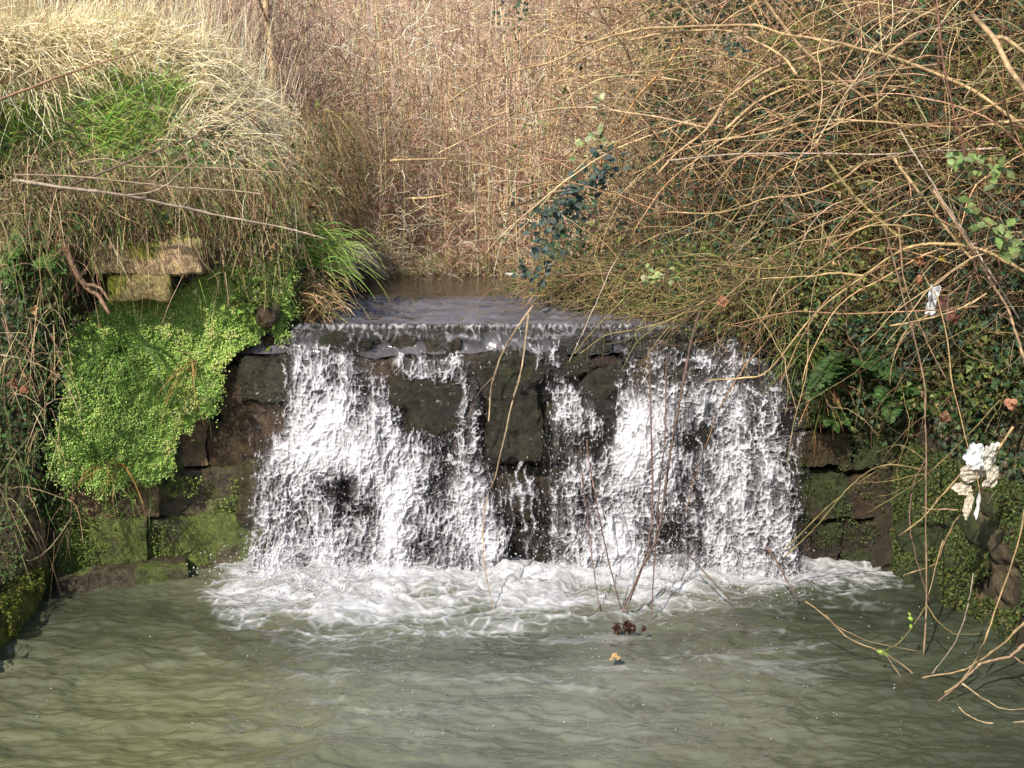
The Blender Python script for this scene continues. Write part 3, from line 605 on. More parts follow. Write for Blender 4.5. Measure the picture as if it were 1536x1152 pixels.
b = Buf(); n = 7000; fx = R.uniform(1188, 1415, n); fy = R.uniform(560, 868, n); k = fbm(fx*.03, fy*.03, s=151, o=4)+.25*sstep(1260, 1400, fx)+.3*sstep(680, 580, fy) > .12; fx, fy = fx[k], fy[k]; n = len(fx)
leaves(b, P(fx, fy, 7.52-R.uniform(-.02, .03, n)), np.array([-.2, -.9, .4])+R.normal(0, .5, (n, 3)), np.array([0, 0, -1.])+R.normal(0, .6, (n, 3)), R.uniform(.006, .014, n), jit([(.05, .075, .02), (.07, .10, .022), (.04, .055, .016)], n), 'disc')
tag(b.build('moss', M_MOSS), 'sparse dark moss on the shaded stones right of the waterfall', 'moss', kind='stuff')
# grass tufts (countable)
def tuft_obj(px, py, Y, n, L, cols, label, spread=1.0, g=.9, w=.009, name='grass_tuft', down=.3):
    b = Buf(); c = P(px, py, Y); rt = c+R.normal(0, .018*spread, (n, 3))
    d = np.stack([R.normal(0, .55*spread, n), -np.abs(R.normal(.5, .3, n)), R.normal(.6-down, .5, n)], -1)
    blades(b, rt, d, R.uniform(.55, 1.1, n)*L, R.uniform(.6, 1.1, n)*w, R.uniform(.4, 1.2, n)*g, jit(cols, n), K=7)
    return tag(b.build(name, M_LEAF), label, 'grass tuft', 'grass tufts growing on the stone walls')
GR = [(.07, .15, .03), (.11, .2, .035), (.16, .24, .05)]
tuft_obj(183, 525, 7.13, 64, .36, [(.05, .12, .025), (.08, .17, .03), (.12, .22, .04)], 'large green grass tuft in the middle of the bright moss')
tuft_obj(292, 550, 7.3, 44, .27, [(.06, .13, .025), (.10, .19, .035), (.40, .24, .09)], 'grass tuft with brown dead blades at the right edge of the moss', down=.6)
tuft_obj(145, 690, 7.06, 34, .32, [(.09, .19, .035), (.14, .26, .05)], 'upright green grass tuft on the lower left of the moss', g=.3, down=-.3)
tuft_obj(175, 700, 7.14, 30, .26, [(.4, .24, .08), (.3, .2, .08), (.15, .22, .04)], 'orange brown withered tuft above the tan stone', down=.5)
tuft_obj(212, 735, 7.18, 9, .22, GR, 'few single drooping blades beside the withered tuft', down=.9)
tuft_obj(8, 690, 6.9, 30, .3, [(.05, .11, .03), (.08, .15, .04)], 'dark green grass tuft at the left frame edge in shade')
tuft_obj(468, 372, 8.1, 260, .34, [(.22, .44, .07), (.30, .50, .10), (.36, .46, .12)], 'tall fresh green grass tuft at the left corner of the stream', spread=4.2, g=.6, down=0)
tuft_obj(474, 446, 7.98, 420, .16, [(.60, .42, .22), (.72, .54, .30), (.36, .24, .13), (.3, .34, .1)], 'dead tan grass tuft on the stone beside the ledge', spread=4, down=.1)
tuft_obj(570, 385, 12.2, 110, .5, STRAW, 'pale straw tuft at the far end of the stream', spread=5, g=.5, down=-.2)
tuft_obj(1240, 575, 7.38, 46, .2, [(.38, .2, .08), (.3, .18, .07), (.14, .2, .04)], 'rusty withered tuft on the right wall beside the cascade', down=.7)
tuft_obj(1205, 530, 7.42, 60, .24, [(.14, .2, .04), (.2, .22, .05), (.1, .15, .03)], 'yellow green grass tuft hanging at the top right of the cascade', spread=2, down=.5)
tuft_obj(1520, 715, 6.5, 26, .28, [(.16, .25, .05), (.2, .26, .05)], 'fresh green grass tuft right of the white plastic scrap', down=.2)

# ferns
def fern(px, py, Y, nf, L, cols, label, lean=(0, 0, 0)):
    e = empty('fern', label, 'fern', 'ferns growing from the walls'); c = P(px, py, Y); e.location = c
    for q in range(nf):
        a = R.uniform(-1.4, 1.4); d = norm(np.array([math.sin(a), -.6, R.uniform(-.1, .7)])+np.array(lean)); ll = L*R.uniform(.7, 1.1)
        b = Buf(); K = 22; t = np.linspace(0, 1, K)[:, None]; p = d*t*ll+np.array([0, 0, -.55*ll])*t**2
        tubes(b, p[None], np.array([.0016]), jit(cols, 1), 3)
        tg = norm(np.gradient(p, axis=0)); sd_ = norm(np.cross(tg, [0, -.6, .8]))
        for sgn in (-1, 1):
            sz = ll*.26*np.sin(np.linspace(.12, 1, K)*PI)**.7+.004
            leaves(b, p, norm(np.cross(sd_*sgn, tg))*(-sgn if False else 1)+R.normal(0, .12, (K, 3))+np.array([0, -.4, .4]), sd_*sgn+tg*.35, sz, jit(cols, K, .15), 'oval')
        b.build('frond', M_LEAF, e)
fern(1275, 540, 7.35, 9, .34, [(.035, .075, .02), (.05, .095, .025)], 'larger green fern on the right wall above the brown stone')
fern(1345, 590, 7.3, 8, .28, [(.045, .095, .025), (.06, .12, .03)], 'smaller dark fern nearer the ivy on the right wall')
fern(55, 385, 7.1, 7, .26, [(.08, .17, .03), (.1, .2, .04)], 'bright little fern left of the pale limestone block')
fern(1245, 625, 7.4, 6, .16, [(.06, .12, .03)], 'tiny fern low beside the right cascade')

# ------------------------------------------------------------------ reed bed and brush behind
b = Buf(); n = 1500; Y = 12.7+R.random(n)**1.1*6.5; fx = R.uniform(250, 1150, n); X = (fx-768)/F*Y
k = ~((Y < 13.2) & (X > -1.2) & (X < .8) & (R.random(n) < .85)); X, Y = X[k], Y[k]; n = len(X)
rt = on_ground(X, Y); H = R.uniform(.8, 2.9, n); K = 8
pth = walk(rt, np.stack([R.normal(0, .07, n), R.normal(0, .07, n), np.ones(n)], -1), H, K, .045, 0)
tubes(b, pth, R.uniform(.005, .0105, n), jit([(.88, .65, .40), (.80, .57, .34), (.90, .75, .52), (.62, .42, .26)], n)*(1+.7*fbm(X*.9, Y*.9, s=141, o=3))[:, None], 4)
m = 15000; i = R.integers(0, n, m); q = R.random(m); a = pth[i, (q*(K-1)).astype(int)]
blades(b, a, np.stack([R.normal(0, .9, m), R.normal(-.2, .6, m), R.normal(.1, .8, m)], -1), R.uniform(.07, .28, m), R.uniform(.006, .014, m), R.uniform(.0, 1.1, m), jit([(.88, .64, .42), (.80, .56, .36), (.62, .41, .27), (.90, .75, .52)], m)*(1+.8*fbm(a[:, 0]*1.1, a[:, 2]*1.4, a[:, 1]*.8, s=142, o=3))[:, None], K=5, sway=.3)
m = 4500; Y = R.uniform(11.8, 13.4, m); X = np.where(R.random(m) < .75, R.uniform(-1.7, 1.2, m), R.normal(-1.35, .15, m)); Y = np.where(np.abs(X+.25) < 1.0, R.uniform(12.7, 13.5, m), Y); rt = on_ground(X, Y); rt[:, 2] = np.maximum(rt[:, 2], LIP)
blades(b, rt, np.stack([R.normal(0, .8, m), R.normal(-.3, .5, m), R.normal(.5, .5, m)], -1), R.uniform(.15, .5, m), R.uniform(.006, .012, m), R.uniform(.1, 1.0, m), jit([(.82, .64, .40), (.66, .48, .29), (.42, .28, .17), (.24, .27, .08)], m)*(1+.7*fbm(X*2.2, Y*2, s=144, o=2))[:, None], K=6, sway=.2)
tag(b.build('reeds', M_GRASS), 'dense tan reed bed standing behind the stream', 'reeds', kind='stuff')
b = Buf(); n = 19000; Y = R.uniform(11.9, 19, n); fx = R.uniform(-100, 1250, n); X = (fx-768)/F*Y; z = ground(X, Y)+R.random(n)**1.3*2.8
pth = walk(np.stack([X, Y, z], -1), np.stack([R.normal(0, .8, n), R.normal(0, .4, n), R.normal(.1, .7, n)], -1), R.uniform(.15, .85, n), 8, .48, .03)
tubes(b, pth, R.uniform(.003, .006, n), jit([(.76, .52, .36), (.84, .62, .43), (.52, .33, .24), (.90, .72, .54), (.38, .24, .19)], n)*(1+.9*fbm(X*1.0, z*1.3, Y*.7, s=143, o=3))[:, None], 3)
n = 3000; Y = R.uniform(11.2, 14, n); fx = R.uniform(-60, 480, n); X = (fx-768)/F*Y; rt = on_ground(X, Y); rt[:, 2] += R.uniform(0, .8, n)
pth = walk(rt, np.stack([R.normal(0, .4, n), R.normal(0, .3, n), np.ones(n)], -1), R.uniform(.5, 1.5, n), 9, .28, 0)
tubes(b, pth, R.uniform(.002, .006, n), jit([(.46, .32, .25), (.34, .22, .19), (.66, .5, .36)], n), 3)
tag(b.build('scrub_undergrowth', M_WOOD), 'tangle of bare brown brush on the slope behind the reeds', 'scrub', kind='stuff')

# ------------------------------------------------------------------ bramble thicket on the right bank
def front(fx, fy):
    return np.interp(fx, [760, 850, 1000, 1200, 1400, 1536, 1800], [9.7, 9.1, 8.25, 7.75, 7.25, 6.8, 6.2])+np.clip((380-fy)/380, -.3, 1.3)*.75
def thick_left(fy): return np.interp(fy, [-300, 0, 120, 250, 340, 420, 460, 500, 540, 580, 620], [680, 715, 770, 765, 750, 780, 835, 915, 1035, 1170, 1205])
def tsample(n, lo=-250, hi=600, soften=70, xr=1720):
    fy = R.uniform(lo, hi, n*2); fx = R.uniform(720, xr, n*2); lf = thick_left(fy)
    k = R.random(n*2) < sstep(-10, soften, fx-lf); return fx[k][:n], fy[k][:n]
b = Buf()
fx, fy = tsample(12500, soften=170, hi=585); n = len(fx)
near_e = np.clip((fx-thick_left(fy))/260, .28, 1)
hang = R.random(n) < np.where(fy > 330, .45, .2)
d0 = np.stack([R.normal(-.4, .8, n), R.normal(-.2, .45, n), R.normal(.2, .55, n)], -1)
d0 = np.where(hang[:, None], np.stack([R.normal(-.1, .35, n), R.normal(-.2, .3, n), -np.ones(n)], -1), d0)
pth = walk(P(fx, fy, front(fx, fy)+R.random(n)*1.15), d0, R.uniform(.2, .95, n)*near_e, 9, .27, R.uniform(-.02, .18, n))
tubes(b, pth, R.uniform(.0014, .0036, n), jit([(.44, .28, .15), (.54, .36, .19), (.22, .13, .08), (.30, .23, .09), (.14, .08, .06), (.60, .42, .24), (.24, .22, .08)], n, .35)*np.interp(fy, [-100, 120, 330, 500], [1.1, .95, .62, .5])[:, None], 3)  # shade of the lower thicket put into the twig colour
fx, fy = tsample(900, soften=150, hi=470); n = len(fx)
d0 = np.stack([np.where(R.random(n) < .6, -1, 1)*np.abs(R.normal(.8, .45, n)), R.normal(-.2, .25, n), R.normal(.35, .5, n)], -1)
pth = walk(P(fx, fy, front(fx, fy)+R.uniform(-.08, .5, n)), d0, R.uniform(.6, 1.8, n)*np.clip((fx-thick_left(fy))/260, .4, 1), 16, .11, R.uniform(.02, .10, n))
tubes(b, pth, R.uniform(.0022, .0066, n), jit([(.66, .45, .25), (.54, .36, .19), (.76, .56, .33), (.40, .27, .14), (.28, .16, .1)], n)*np.interp(fy, [-100, 150, 330, 470], [1.05, .95, .75, .65])[:, None], 4)  # long stems darkened lower down too, shade painted in
n = 1250; fx = R.uniform(815, 1200, n); fy = R.uniform(385, 480, n); fy = np.minimum(fy, np.interp(fx, [815, 930, 1050, 1200], [425, 475, 512, 525]))
pth = walk(P(fx, fy, front(fx, fy)-R.uniform(0, .35, n)), np.stack([R.normal(-.45, .45, n), R.normal(-.3, .3, n), R.normal(-.2, .65, n)], -1), R.uniform(.12, .7, n), 9, .3, R.uniform(-.02, .16, n))
tubes(b, pth, R.uniform(.0014, .0032, n), jit([(.34, .26, .11), (.24, .24, .08), (.44, .30, .16), (.14, .09, .055)], n, .3), 3)
tag(b.build('bramble_undergrowth', M_WOOD), 'dense tangle of tan and brown bramble stems over the right bank', 'brambles', kind='stuff')
b = Buf(); fx, fy = tsample(34000, soften=120, hi=620)
k = fbm(fx*.012, fy*.012, s=131, o=4)+.35*sstep(900, 1150, fx)+.3*sstep(120, 400, fy)-.2*sstep(120, -50, fy)+R.normal(0, .12, len(fx)) > .06; fx, fy = fx[k], fy[k]; n = len(fx)
tone = fbm(fx*.01, fy*.01, s=133, o=3)
cols = np.where((tone > .12)[:, None], jit([(.12, .15, .035), (.16, .17, .045), (.08, .11, .03), (.24, .2, .08)], n, .3, .1), jit([(.035, .08, .04), (.05, .10, .045), (.04, .065, .04)], n, .3, .1))
leaves(b, P(fx, fy, front(fx, fy)-.03+R.random(n)*.75), np.array([-.35, -.75, .55])+R.normal(0, .5, (n, 3)), np.array([0, -.2, -1.])+R.normal(0, .55, (n, 3)), R.uniform(.022, .05, n), cols, 'ivy')
# ivy hanging over the side wall and the shaded corner
m = 7000; fx = R.uniform(1180, 1620, m); fy = R.uniform(470, 760, m); k = (fy < np.interp(fx, [1180, 1300, 1400, 1450, 1620], [600, 655, 700, 780, 790])) & (fbm(fx*.02, fy*.02, s=135, o=3) > -.15); fx, fy = fx[k], fy[k]; m = len(fx)
leaves(b, P(fx, fy, np.interp(fx, [1180, 1390, 1450, 1536, 1700], [7.45, 7.3, 6.9, 6.55, 6.1])+R.uniform(-.1, .3, m)), np.array([-.4, -.8, .45])+R.normal(0, .5, (m, 3)), np.array([0, -.1, -1.])+R.normal(0, .5, (m, 3)), R.uniform(.018, .04, m), jit([(.03, .07, .03), (.05, .1, .03), (.08, .1, .03)], m, .3, .1), 'ivy')
m = 5200; fx = R.normal(1045, 105, m); fy = R.normal(432, 32, m); fy = np.minimum(fy, np.interp(fx, [850, 930, 1050, 1200], [440, 475, 505, 540])+R.normal(0, 6, m))
leaves(b, P(fx, fy, front(fx, fy)-R.uniform(-.15, .3, m)), np.array([-.35, -.75, .55])+R.normal(0, .5, (m, 3)), np.array([0, -.2, -1.])+R.normal(0, .55, (m, 3)), R.uniform(.018, .042, m), jit([(.10, .14, .03), (.14, .16, .04), (.05, .09, .035), (.035, .07, .035)], m, .3, .1), 'ivy')
m = 12000; X = R.uniform(2.2, 3.8, m); Y = R.uniform(5.6, 7.8, m); k = poly_dist(X, Y, RIGHT_EDGE) > -.05; X, Y = X[k], Y[k]; m = len(X); zt = ground(X, Y)
leaves(b, np.stack([X-.02, Y-.02, np.where(R.random(m) < .3, zt-R.uniform(0, .25, m), zt+R.uniform(0, .1, m))], -1), np.array([-.5, -.7, .6])+R.normal(0, .45, (m, 3)), np.array([0, -.2, -1.])+R.normal(0, .6, (m, 3)), R.uniform(.018, .045, m), jit([(.03, .065, .028), (.045, .085, .03), (.07, .08, .03), (.1, .07, .04)], m, .3, .1), 'ivy')
tag(b.build('ivy_leaves', M_LEAF), 'dark green ivy leaves growing through the brambles on the right bank', 'ivy', kind='stuff')

# ------------------------------------------------------------------ traced canes, branches and twigs (each a thing)
def cane(name, label, cat, pts, Y, r, col, group=None, n=None, mat_=None, sides=6, extra=(), lv=()):
    """pts in pixels, Y depth (number or list along the run), r radius at both ends"""
    def path(pts, Y):
        Yv = np.interp(np.linspace(0, 1, len(pts)), np.linspace(0, 1, len(np.atleast_1d(Y))), np.atleast_1d(Y))
        w = P(np.array(pts)[:, 0], np.array(pts)[:, 1], Yv); nn = max(10, int(len(pts)*6)); s = spline(w, nn)
        return s+.004*np.cumsum(R.normal(0, .5, (nn, 3)), 0)*np.sin(np.linspace(0, PI, nn))[:, None]
    b = Buf(); s = path(pts, Y); r0, r1 = (r if isinstance(r, tuple) else (r, r*.5))
    r0, r1 = r0*.82, r1*.82; rr = np.linspace(r0, r1, len(s))*(1+(.10 if r0 < .012 else .03)*R.standard_normal(len(s)))
    rr[2::7] *= 1.0 if r0 > .012 else 1.25; rr = rr*(1.25 if name == 'hanging_twig' else 1.0); tubes(b, s[None], rr[None], (np.asarray(col)*np.exp(.55*fbm(np.arange(len(s))*.13, R.uniform(0, 99), s=5, o=3))[:, None])[None], sides)
    if group == 'long bramble canes arching across the right bank':
        m = int(R.integers(4, 8)); ii = R.integers(4, len(s)-2, m); tg = norm(np.gradient(s, axis=0))[ii]
        sd2 = walk(s[ii], tg*R.choice([-1, 1], (m, 1))*.6+R.normal(0, .5, (m, 3)), R.uniform(.06, .26, m), 7, .16, .05)
        tubes(b, sd2, np.full(m, r1*.30), jit(col, m, .15), 4)
    for q, (epts, eY, er) in enumerate(extra):
        s2 = path(epts, eY); tubes(b, s2[None], np.linspace(er, er*.4, len(s2))[None], np.asarray(jit(col, len(s2), .1, .03))[None], 5)
    root = b.build(name, mat_ or M_WOOD); tag(root, label, cat, group)
    for (lx, ly, m, size, cols, lY) in lv:
        for _ in range(m):
            lb2 = Buf(); leaves(lb2, P([lx+R.normal(0, 4)], [ly+R.normal(0, 4)], lY), np.array([[-.2, -.9, .4]])+R.normal(0, .4, (1, 3)), R.normal(0, 1, (1, 3)), np.array([size*R.uniform(.9, 1.4)]), jit(cols, 1, .15), 'oval')
            lb2.build('leaf', M_LEAF, root)
    return root
TANC = (.48, .34, .18); REDC = (.22, .11, .08); GREYC = (.40, .32, .25); OLIV = (.30, .24, .10); DARK = (.12, .08, .05); PALC = (.55, .42, .25)
G1 = 'long bramble canes arching across the right bank'
for lab, pts, Y, r, col, ex in [
 ('longest pale cane arching across the top of the thicket far to the left', [(673, 152), (717, 125), (785, 103), (835, 91), (886, 64), (954, 46), (1000, 42), (1070, 38), (1133, 37), (1181, 52), (1258, 66), (1331, 86), (1394, 108), (1450, 133), (1499, 164), (1560, 210)], [8.6, 8.3, 7.7, 7.2], (.007, .014), TANC, [([(886, 64), (850, 60), (805, 56), (751, 76), (697, 112), (649, 149)], [8.3, 8.6], .006)]),
 ('tan cane just under the longest one with its left end drooping', [(800, 165), (846, 108), (900, 76), (954, 59), (1000, 51), (1084, 49), (1140, 68), (1175, 87), (1195, 112)], [8.7, 8.2, 7.8], (.006, .011), TANC, []),
 ('cane reaching far left over the reeds at mid height', [(649, 234), (717, 200), (775, 176), (835, 166), (886, 163), (954, 173), (1000, 180), (1060, 192)], [8.9, 8.4, 8.2], (.005, .009), (.5, .36, .22), []),
 ('thick curved cane bending up to the right near the top centre of the thicket', [(985, 262), (1020, 225), (1059, 195), (1087, 154), (1115, 129), (1150, 108), (1192, 91), (1262, 68)], [8.0, 8.0], (.008, .013), TANC, [([(1087, 195), (1140, 150), (1195, 126)], [7.95, 7.95], .011)]),
 ('orange stem cluster leaning right beside the curved cane', [(890, 230), (930, 190), (960, 140), (1000, 95), (1020, 70)], [8.5, 8.4], (.006, .01), (.42, .24, .10), [([(900, 250), (940, 200), (985, 150)], [8.5, 8.4], .006)]),
 ('level cane sagging across the dark ivy in the middle of the bank', [(1000, 318), (1070, 319), (1122, 307), (1146, 298), (1209, 290), (1260, 270), (1300, 240)], [7.9, 7.6], (.006, .009), TANC, []),
 ('straight horizontal cane across the middle of the right bank', [(1000, 241), (1105, 230), (1209, 229), (1314, 230), (1384, 227), (1436, 225), (1500, 222)], [7.9, 7.3], (.006, .008), GREYC, []),
 ('upper horizontal cane with a kink crossing the straight one', [(1052, 213), (1140, 202), (1209, 185), (1279, 183), (1349, 188), (1453, 190), (1536, 180)], [7.9, 7.2], (.006, .008), TANC, []),
 ('steep thin cane leaning right across the upper thicket', [(1220, 223), (1258, 157), (1297, 101), (1314, 63), (1366, 31), (1420, 5)], [7.6, 7.4], (.006, .005), PALC, []),
 ('reddish upright bramble stem near the top right corner', [(1405, -20), (1408, 40), (1415, 87), (1429, 157), (1443, 216), (1450, 260)], [7.2, 7.1], (.008, .006), REDC, []),
 ('thick straight tan stem slanting down right from the middle', [(1340, 235), (1356, 255), (1401, 307), (1443, 363), (1470, 400)], [7.3, 7.1], (.011, .010), TANC, []),
 ('thin dark stem slanting beside the thick straight one', [(1350, 195), (1370, 227), (1419, 307), (1482, 402), (1530, 480)], [7.1, 6.7], (.006, .006), GREYC, []),
 ('olive stem in the dark hollow of the right bank', [(1240, 240), (1279, 293), (1314, 328), (1349, 356)], [7.55, 7.4], (.011, .010), OLIV, []),
 ('large tan cane bowing over and down to the top of the right cascade', [(1060, 570), (1116, 567), (1154, 556), (1225, 471), (1296, 414), (1351, 378), (1389, 367), (1417, 365), (1460, 371), (1496, 386), (1560, 420)], [7.2, 7.15, 7.0, 6.8, 6.6], (.005, .013), (.46, .33, .16), [([(1296, 414), (1253, 411), (1198, 418), (1143, 418)], [6.95, 7.05], .008)]),
 ('short tan twig pointing left below the white cloth scrap', [(1335, 489), (1389, 479), (1450, 456), (1480, 440)], [6.8, 6.7], (.008, .006), TANC, []),
 ('long slanting stem down the far right of the thicket', [(1400, 285), (1439, 340), (1485, 408), (1521, 463), (1536, 515), (1545, 570)], [6.8, 6.4], (.009, .008), (.36, .24, .15), []),
 ('curved branch running left from the ledge into the dark brambles', [(1143, 418), (1116, 436), (1060, 455), (1010, 470), (950, 478), (905, 480)], [7.4, 7.6], (.010, .005), DARK, [([(1060, 455), (1010, 500), (960, 545)], [7.5, 7.5], .005), ([(1060, 455), (1020, 490), (985, 545), (940, 600)], [7.45, 7.4], .004)]),
 ('tan twig crossing low over the stream ledge from the thicket', [(820, 443), (868, 417), (949, 392), (990, 388)], [8.7, 8.3], (.004, .007), (.45, .28, .15), []),
 ('thin stem slanting down over the right end of the ledge', [(930, 380), (912, 414), (878, 492), (851, 549)], [8.0, 7.6], (.005, .003), GREYC, []),
 ('second thin stem over the ledge lower and flatter', [(990, 400), (942, 441), (885, 498), (862, 530)], [7.9, 7.55], (.005, .003), OLIV, []),
 ('olive twig fanning left over the dark top ledge', [(1060, 450), (1000, 480), (950, 490), (905, 500), (870, 530)], [7.5, 7.4], (.005, .003), OLIV, [([(1000, 480), (960, 510), (930, 560)], [7.45, 7.35], .003), ([(1020, 470), (975, 530), (968, 580)], [7.4, 7.35], .003)]),
 ]:
    cane('bramble_cane', lab, 'bramble cane', pts, Y, r, col, G1, extra=ex)
cane('cut_branch', 'thick branch with a pale sawn end in the top right corner', 'branch', [(1457, 21), (1488, 56), (1506, 94), (1536, 136), (1580, 190)], [6.9, 6.5], (.019, .017), (.36, .25, .14), extra=[([(1488, 56), (1510, 60), (1536, 80), (1570, 100)], [6.8, 6.6], .015)])
cane('dead_branch', 'broken brown branch leaning behind the canes at the upper right', 'branch', [(1140, -10), (1165, 25), (1200, 70), (1240, 105), (1300, 150), (1350, 190)], [8.1, 7.8], (.015, .010), (.36, .25, .14))
G2 = 'vines hanging in front of the right wall'
for lab, pts, Y, r, col in [
 ('long vine hanging straight down from the thicket to the pool at the right', [(1326, 340), (1354, 436), (1373, 504), (1387, 572), (1388, 655), (1387, 755), (1388, 908), (1383, 1010)], [6.9, 6.5, 6.2, 5.95], (.006, .005), (.26, .17, .11)),
 ('shorter vine beside the long one ending at the ivy', [(1348, 340), (1357, 417), (1378, 482), (1395, 523), (1420, 570)], [6.9, 6.8], (.006, .004), (.34, .23, .14)),
 ('thin vine bowed left of the long one near the pool', [(1388, 690), (1370, 730), (1366, 790), (1378, 850), (1395, 905)], [6.4, 6.2], (.004, .004), (.2, .12, .09)),
 ('thin pale vine hanging left of the ferns beside the cascade', [(1235, 330), (1228, 400), (1215, 470), (1210, 560), (1190, 640), (1180, 700)], [7.3, 7.1], (.005, .003), (.3, .24, .12)),
 ('brown vine in front of the dark hollow above the ferns', [(1257, 390), (1270, 440), (1274, 500), (1290, 530), (1300, 560)], [7.25, 7.2], (.005, .003), (.26, .15, .1))]:
    cane('hanging_vine', lab, 'vine', pts, Y, r, col, G2)
G3 = 'bare twigs hanging in front of the falling water'
for lab, pts, Y, r in [
 ('longest dark twig hanging before the right cascade to the leaf clump', [(1050, 465), (1034, 522), (1020, 600), (1003, 674), (990, 770), (981, 810), (954, 864), (934, 914), (930, 944)], [7.2, 6.9, 6.6, 6.55], (.008, .005)),
 ('straight thin twig left of the longest hanging twig', [(974, 520), (977, 640), (979, 770), (967, 837), (940, 918), (950, 960)], [7.0, 6.7, 6.5], (.005, .004)),
 ('thin twig between the straight one and the longest', [(1000, 530), (998, 651), (993, 719), (985, 830), (976, 941)], [7.0, 6.7, 6.55], (.005, .003)),
 ('lone curving twig at the left of the right cascade', [(880, 660), (886, 705), (906, 803), (930, 901), (940, 942)], [6.9, 6.6], (.004, .004)),
 ('short twig tip dipping into the foam beside the lone curving twig', [(872, 700), (880, 790), (886, 857), (901, 921)], [6.9, 6.65], (.004, .003)),
 ('tan stem and twig hanging before the dark central block', [(793, 471), (782, 556), (769, 600), (747, 698), (727, 766), (724, 840), (739, 911)], [7.2, 6.9, 6.65], (.006, .003)),
 ('pale bowed stem arching from the ledge in front of the centre', [(800, 458), (759, 515), (738, 570), (733, 632)], [7.5, 7.2], (.007, .004)),
 ('short dark twig poking into the foam below the right cascade', [(1030, 830), (1053, 853), (1097, 901)], [6.9, 6.7], (.004, .004)),
 ('dark twig tip at the right end of the foam', [(1150, 820), (1165, 847), (1192, 891)], [6.8, 6.7], (.006, .004)),
 ('thin slanting twig in front of the left cascade top', [(745, 560), (715, 595), (700, 640), (680, 665)], [7.2, 7.15], (.004, .003))]:
    cane('hanging_twig', lab, 'twig', pts, Y, r, (.36, .27, .17) if 'pale' in lab or 'tan' in lab else (.15, .095, .075), G3)
G4 = 'bare twigs over the pool at the lower right'
YG = [(.25, .38, .06), (.3, .42, .08)]
for lab, pts, Y, r, col, ex, lv in [
 ('leftmost twig pointing over the pool with a tiny green bud', [(1208, 902), (1238, 922), (1273, 955), (1328, 980), (1368, 1010), (1383, 1020)], [5.9, 5.75], (.004, .006), TANC, [([(1238, 922), (1260, 945), (1300, 965), (1383, 978)], [5.9, 5.75], .003), ([(1328, 980), (1355, 1020), (1370, 1045)], [5.75, 5.7], .003)], [(1325, 978, 5, .022, YG, 5.74)]),
 ('long low branch sweeping left from the right edge', [(1560, 918), (1536, 932), (1498, 965), (1463, 987), (1428, 1002), (1378, 1015), (1303, 1040)], [5.6, 5.7], (.010, .004), TANC, [], []),
 ('thick lower branch curving down over the pool', [(1570, 950), (1536, 967), (1518, 982), (1478, 990), (1458, 1005), (1413, 1045), (1368, 1085)], [5.5, 5.4], (.012, .004), (.38, .26, .16), [([(1518, 982), (1540, 1000), (1560, 1010)], [5.5, 5.4], .006)], []),
 ('upright stem crossing the low branches and bending left', [(1545, 720), (1536, 766), (1520, 837), (1490, 918), (1458, 995), (1423, 1035), (1375, 1046)], [5.7, 5.5], (.007, .004), TANC, [], []),
 ('bottom right twig just above the water', [(1438, 1060), (1458, 1080), (1488, 1090), (1536, 1085), (1580, 1080)], [5.2, 5.15], (.004, .006), PALC, [([(1443, 1025), (1478, 1050), (1508, 1062), (1560, 1062)], [5.3, 5.2], .004)], []),
 ('thin grey twig slanting behind the upright stem', [(1460, 860), (1453, 900), (1433, 960), (1403, 1005), (1390, 1020)], [5.9, 5.7], (.004, .003), GREYC, [], []),
 ('greenish twig with a bud joining the long vine', [(1388, 910), (1358, 955), (1323, 977)], [5.95, 5.8], (.004, .003), OLIV, [([(1388, 905), (1410, 930), (1440, 945), (1470, 950)], [5.9, 5.8], .004)], [(1362, 934, 4, .02, YG, 5.85)]),
 ('forked twig that carries the white plastic scrap', [(1355, 863), (1402, 843), (1415, 810), (1439, 765), (1466, 721), (1490, 681), (1520, 640)], [6.2, 6.1, 5.95], (.004, .009), TANC, [([(1415, 810), (1398, 857), (1390, 900)], [6.15, 6.1], .004), ([(1437, 765), (1400, 762), (1382, 760)], [6.1, 6.1], .005)], []),
 ('pair of tan stems slanting before the shaded stone wall', [(1175, 837), (1226, 789), (1287, 725), (1334, 696), (1388, 705)], [6.9, 6.5], (.006, .005), OLIV, [([(1180, 822), (1240, 765), (1300, 718), (1345, 690)], [6.88, 6.6], .005)], []),
 ('twig fan reaching left in front of the brown wall stones', [(1500, 600), (1450, 655), (1388, 711), (1324, 752), (1300, 770)], [6.2, 6.6], (.006, .003), OLIV, [([(1388, 711), (1330, 720), (1280, 725)], [6.4, 6.6], .003), ([(1388, 690), (1350, 665), (1310, 680)], [6.4, 6.6], .003), ([(1388, 700), (1345, 735), (1315, 745)], [6.4, 6.6], .003)], []),
 ('twig with broken end below the plastic scrap', [(1348, 804), (1385, 776), (1422, 735), (1450, 700)], [6.2, 6.05], (.005, .007), TANC, [], [])]:
    cane('bare_twig', lab, 'twig', pts, Y, (r[0]*.85, r[1]*.85), tuple(np.array(col)*.78), G4, extra=ex, lv=lv)
G5 = 'bare branches lying over the left bank'
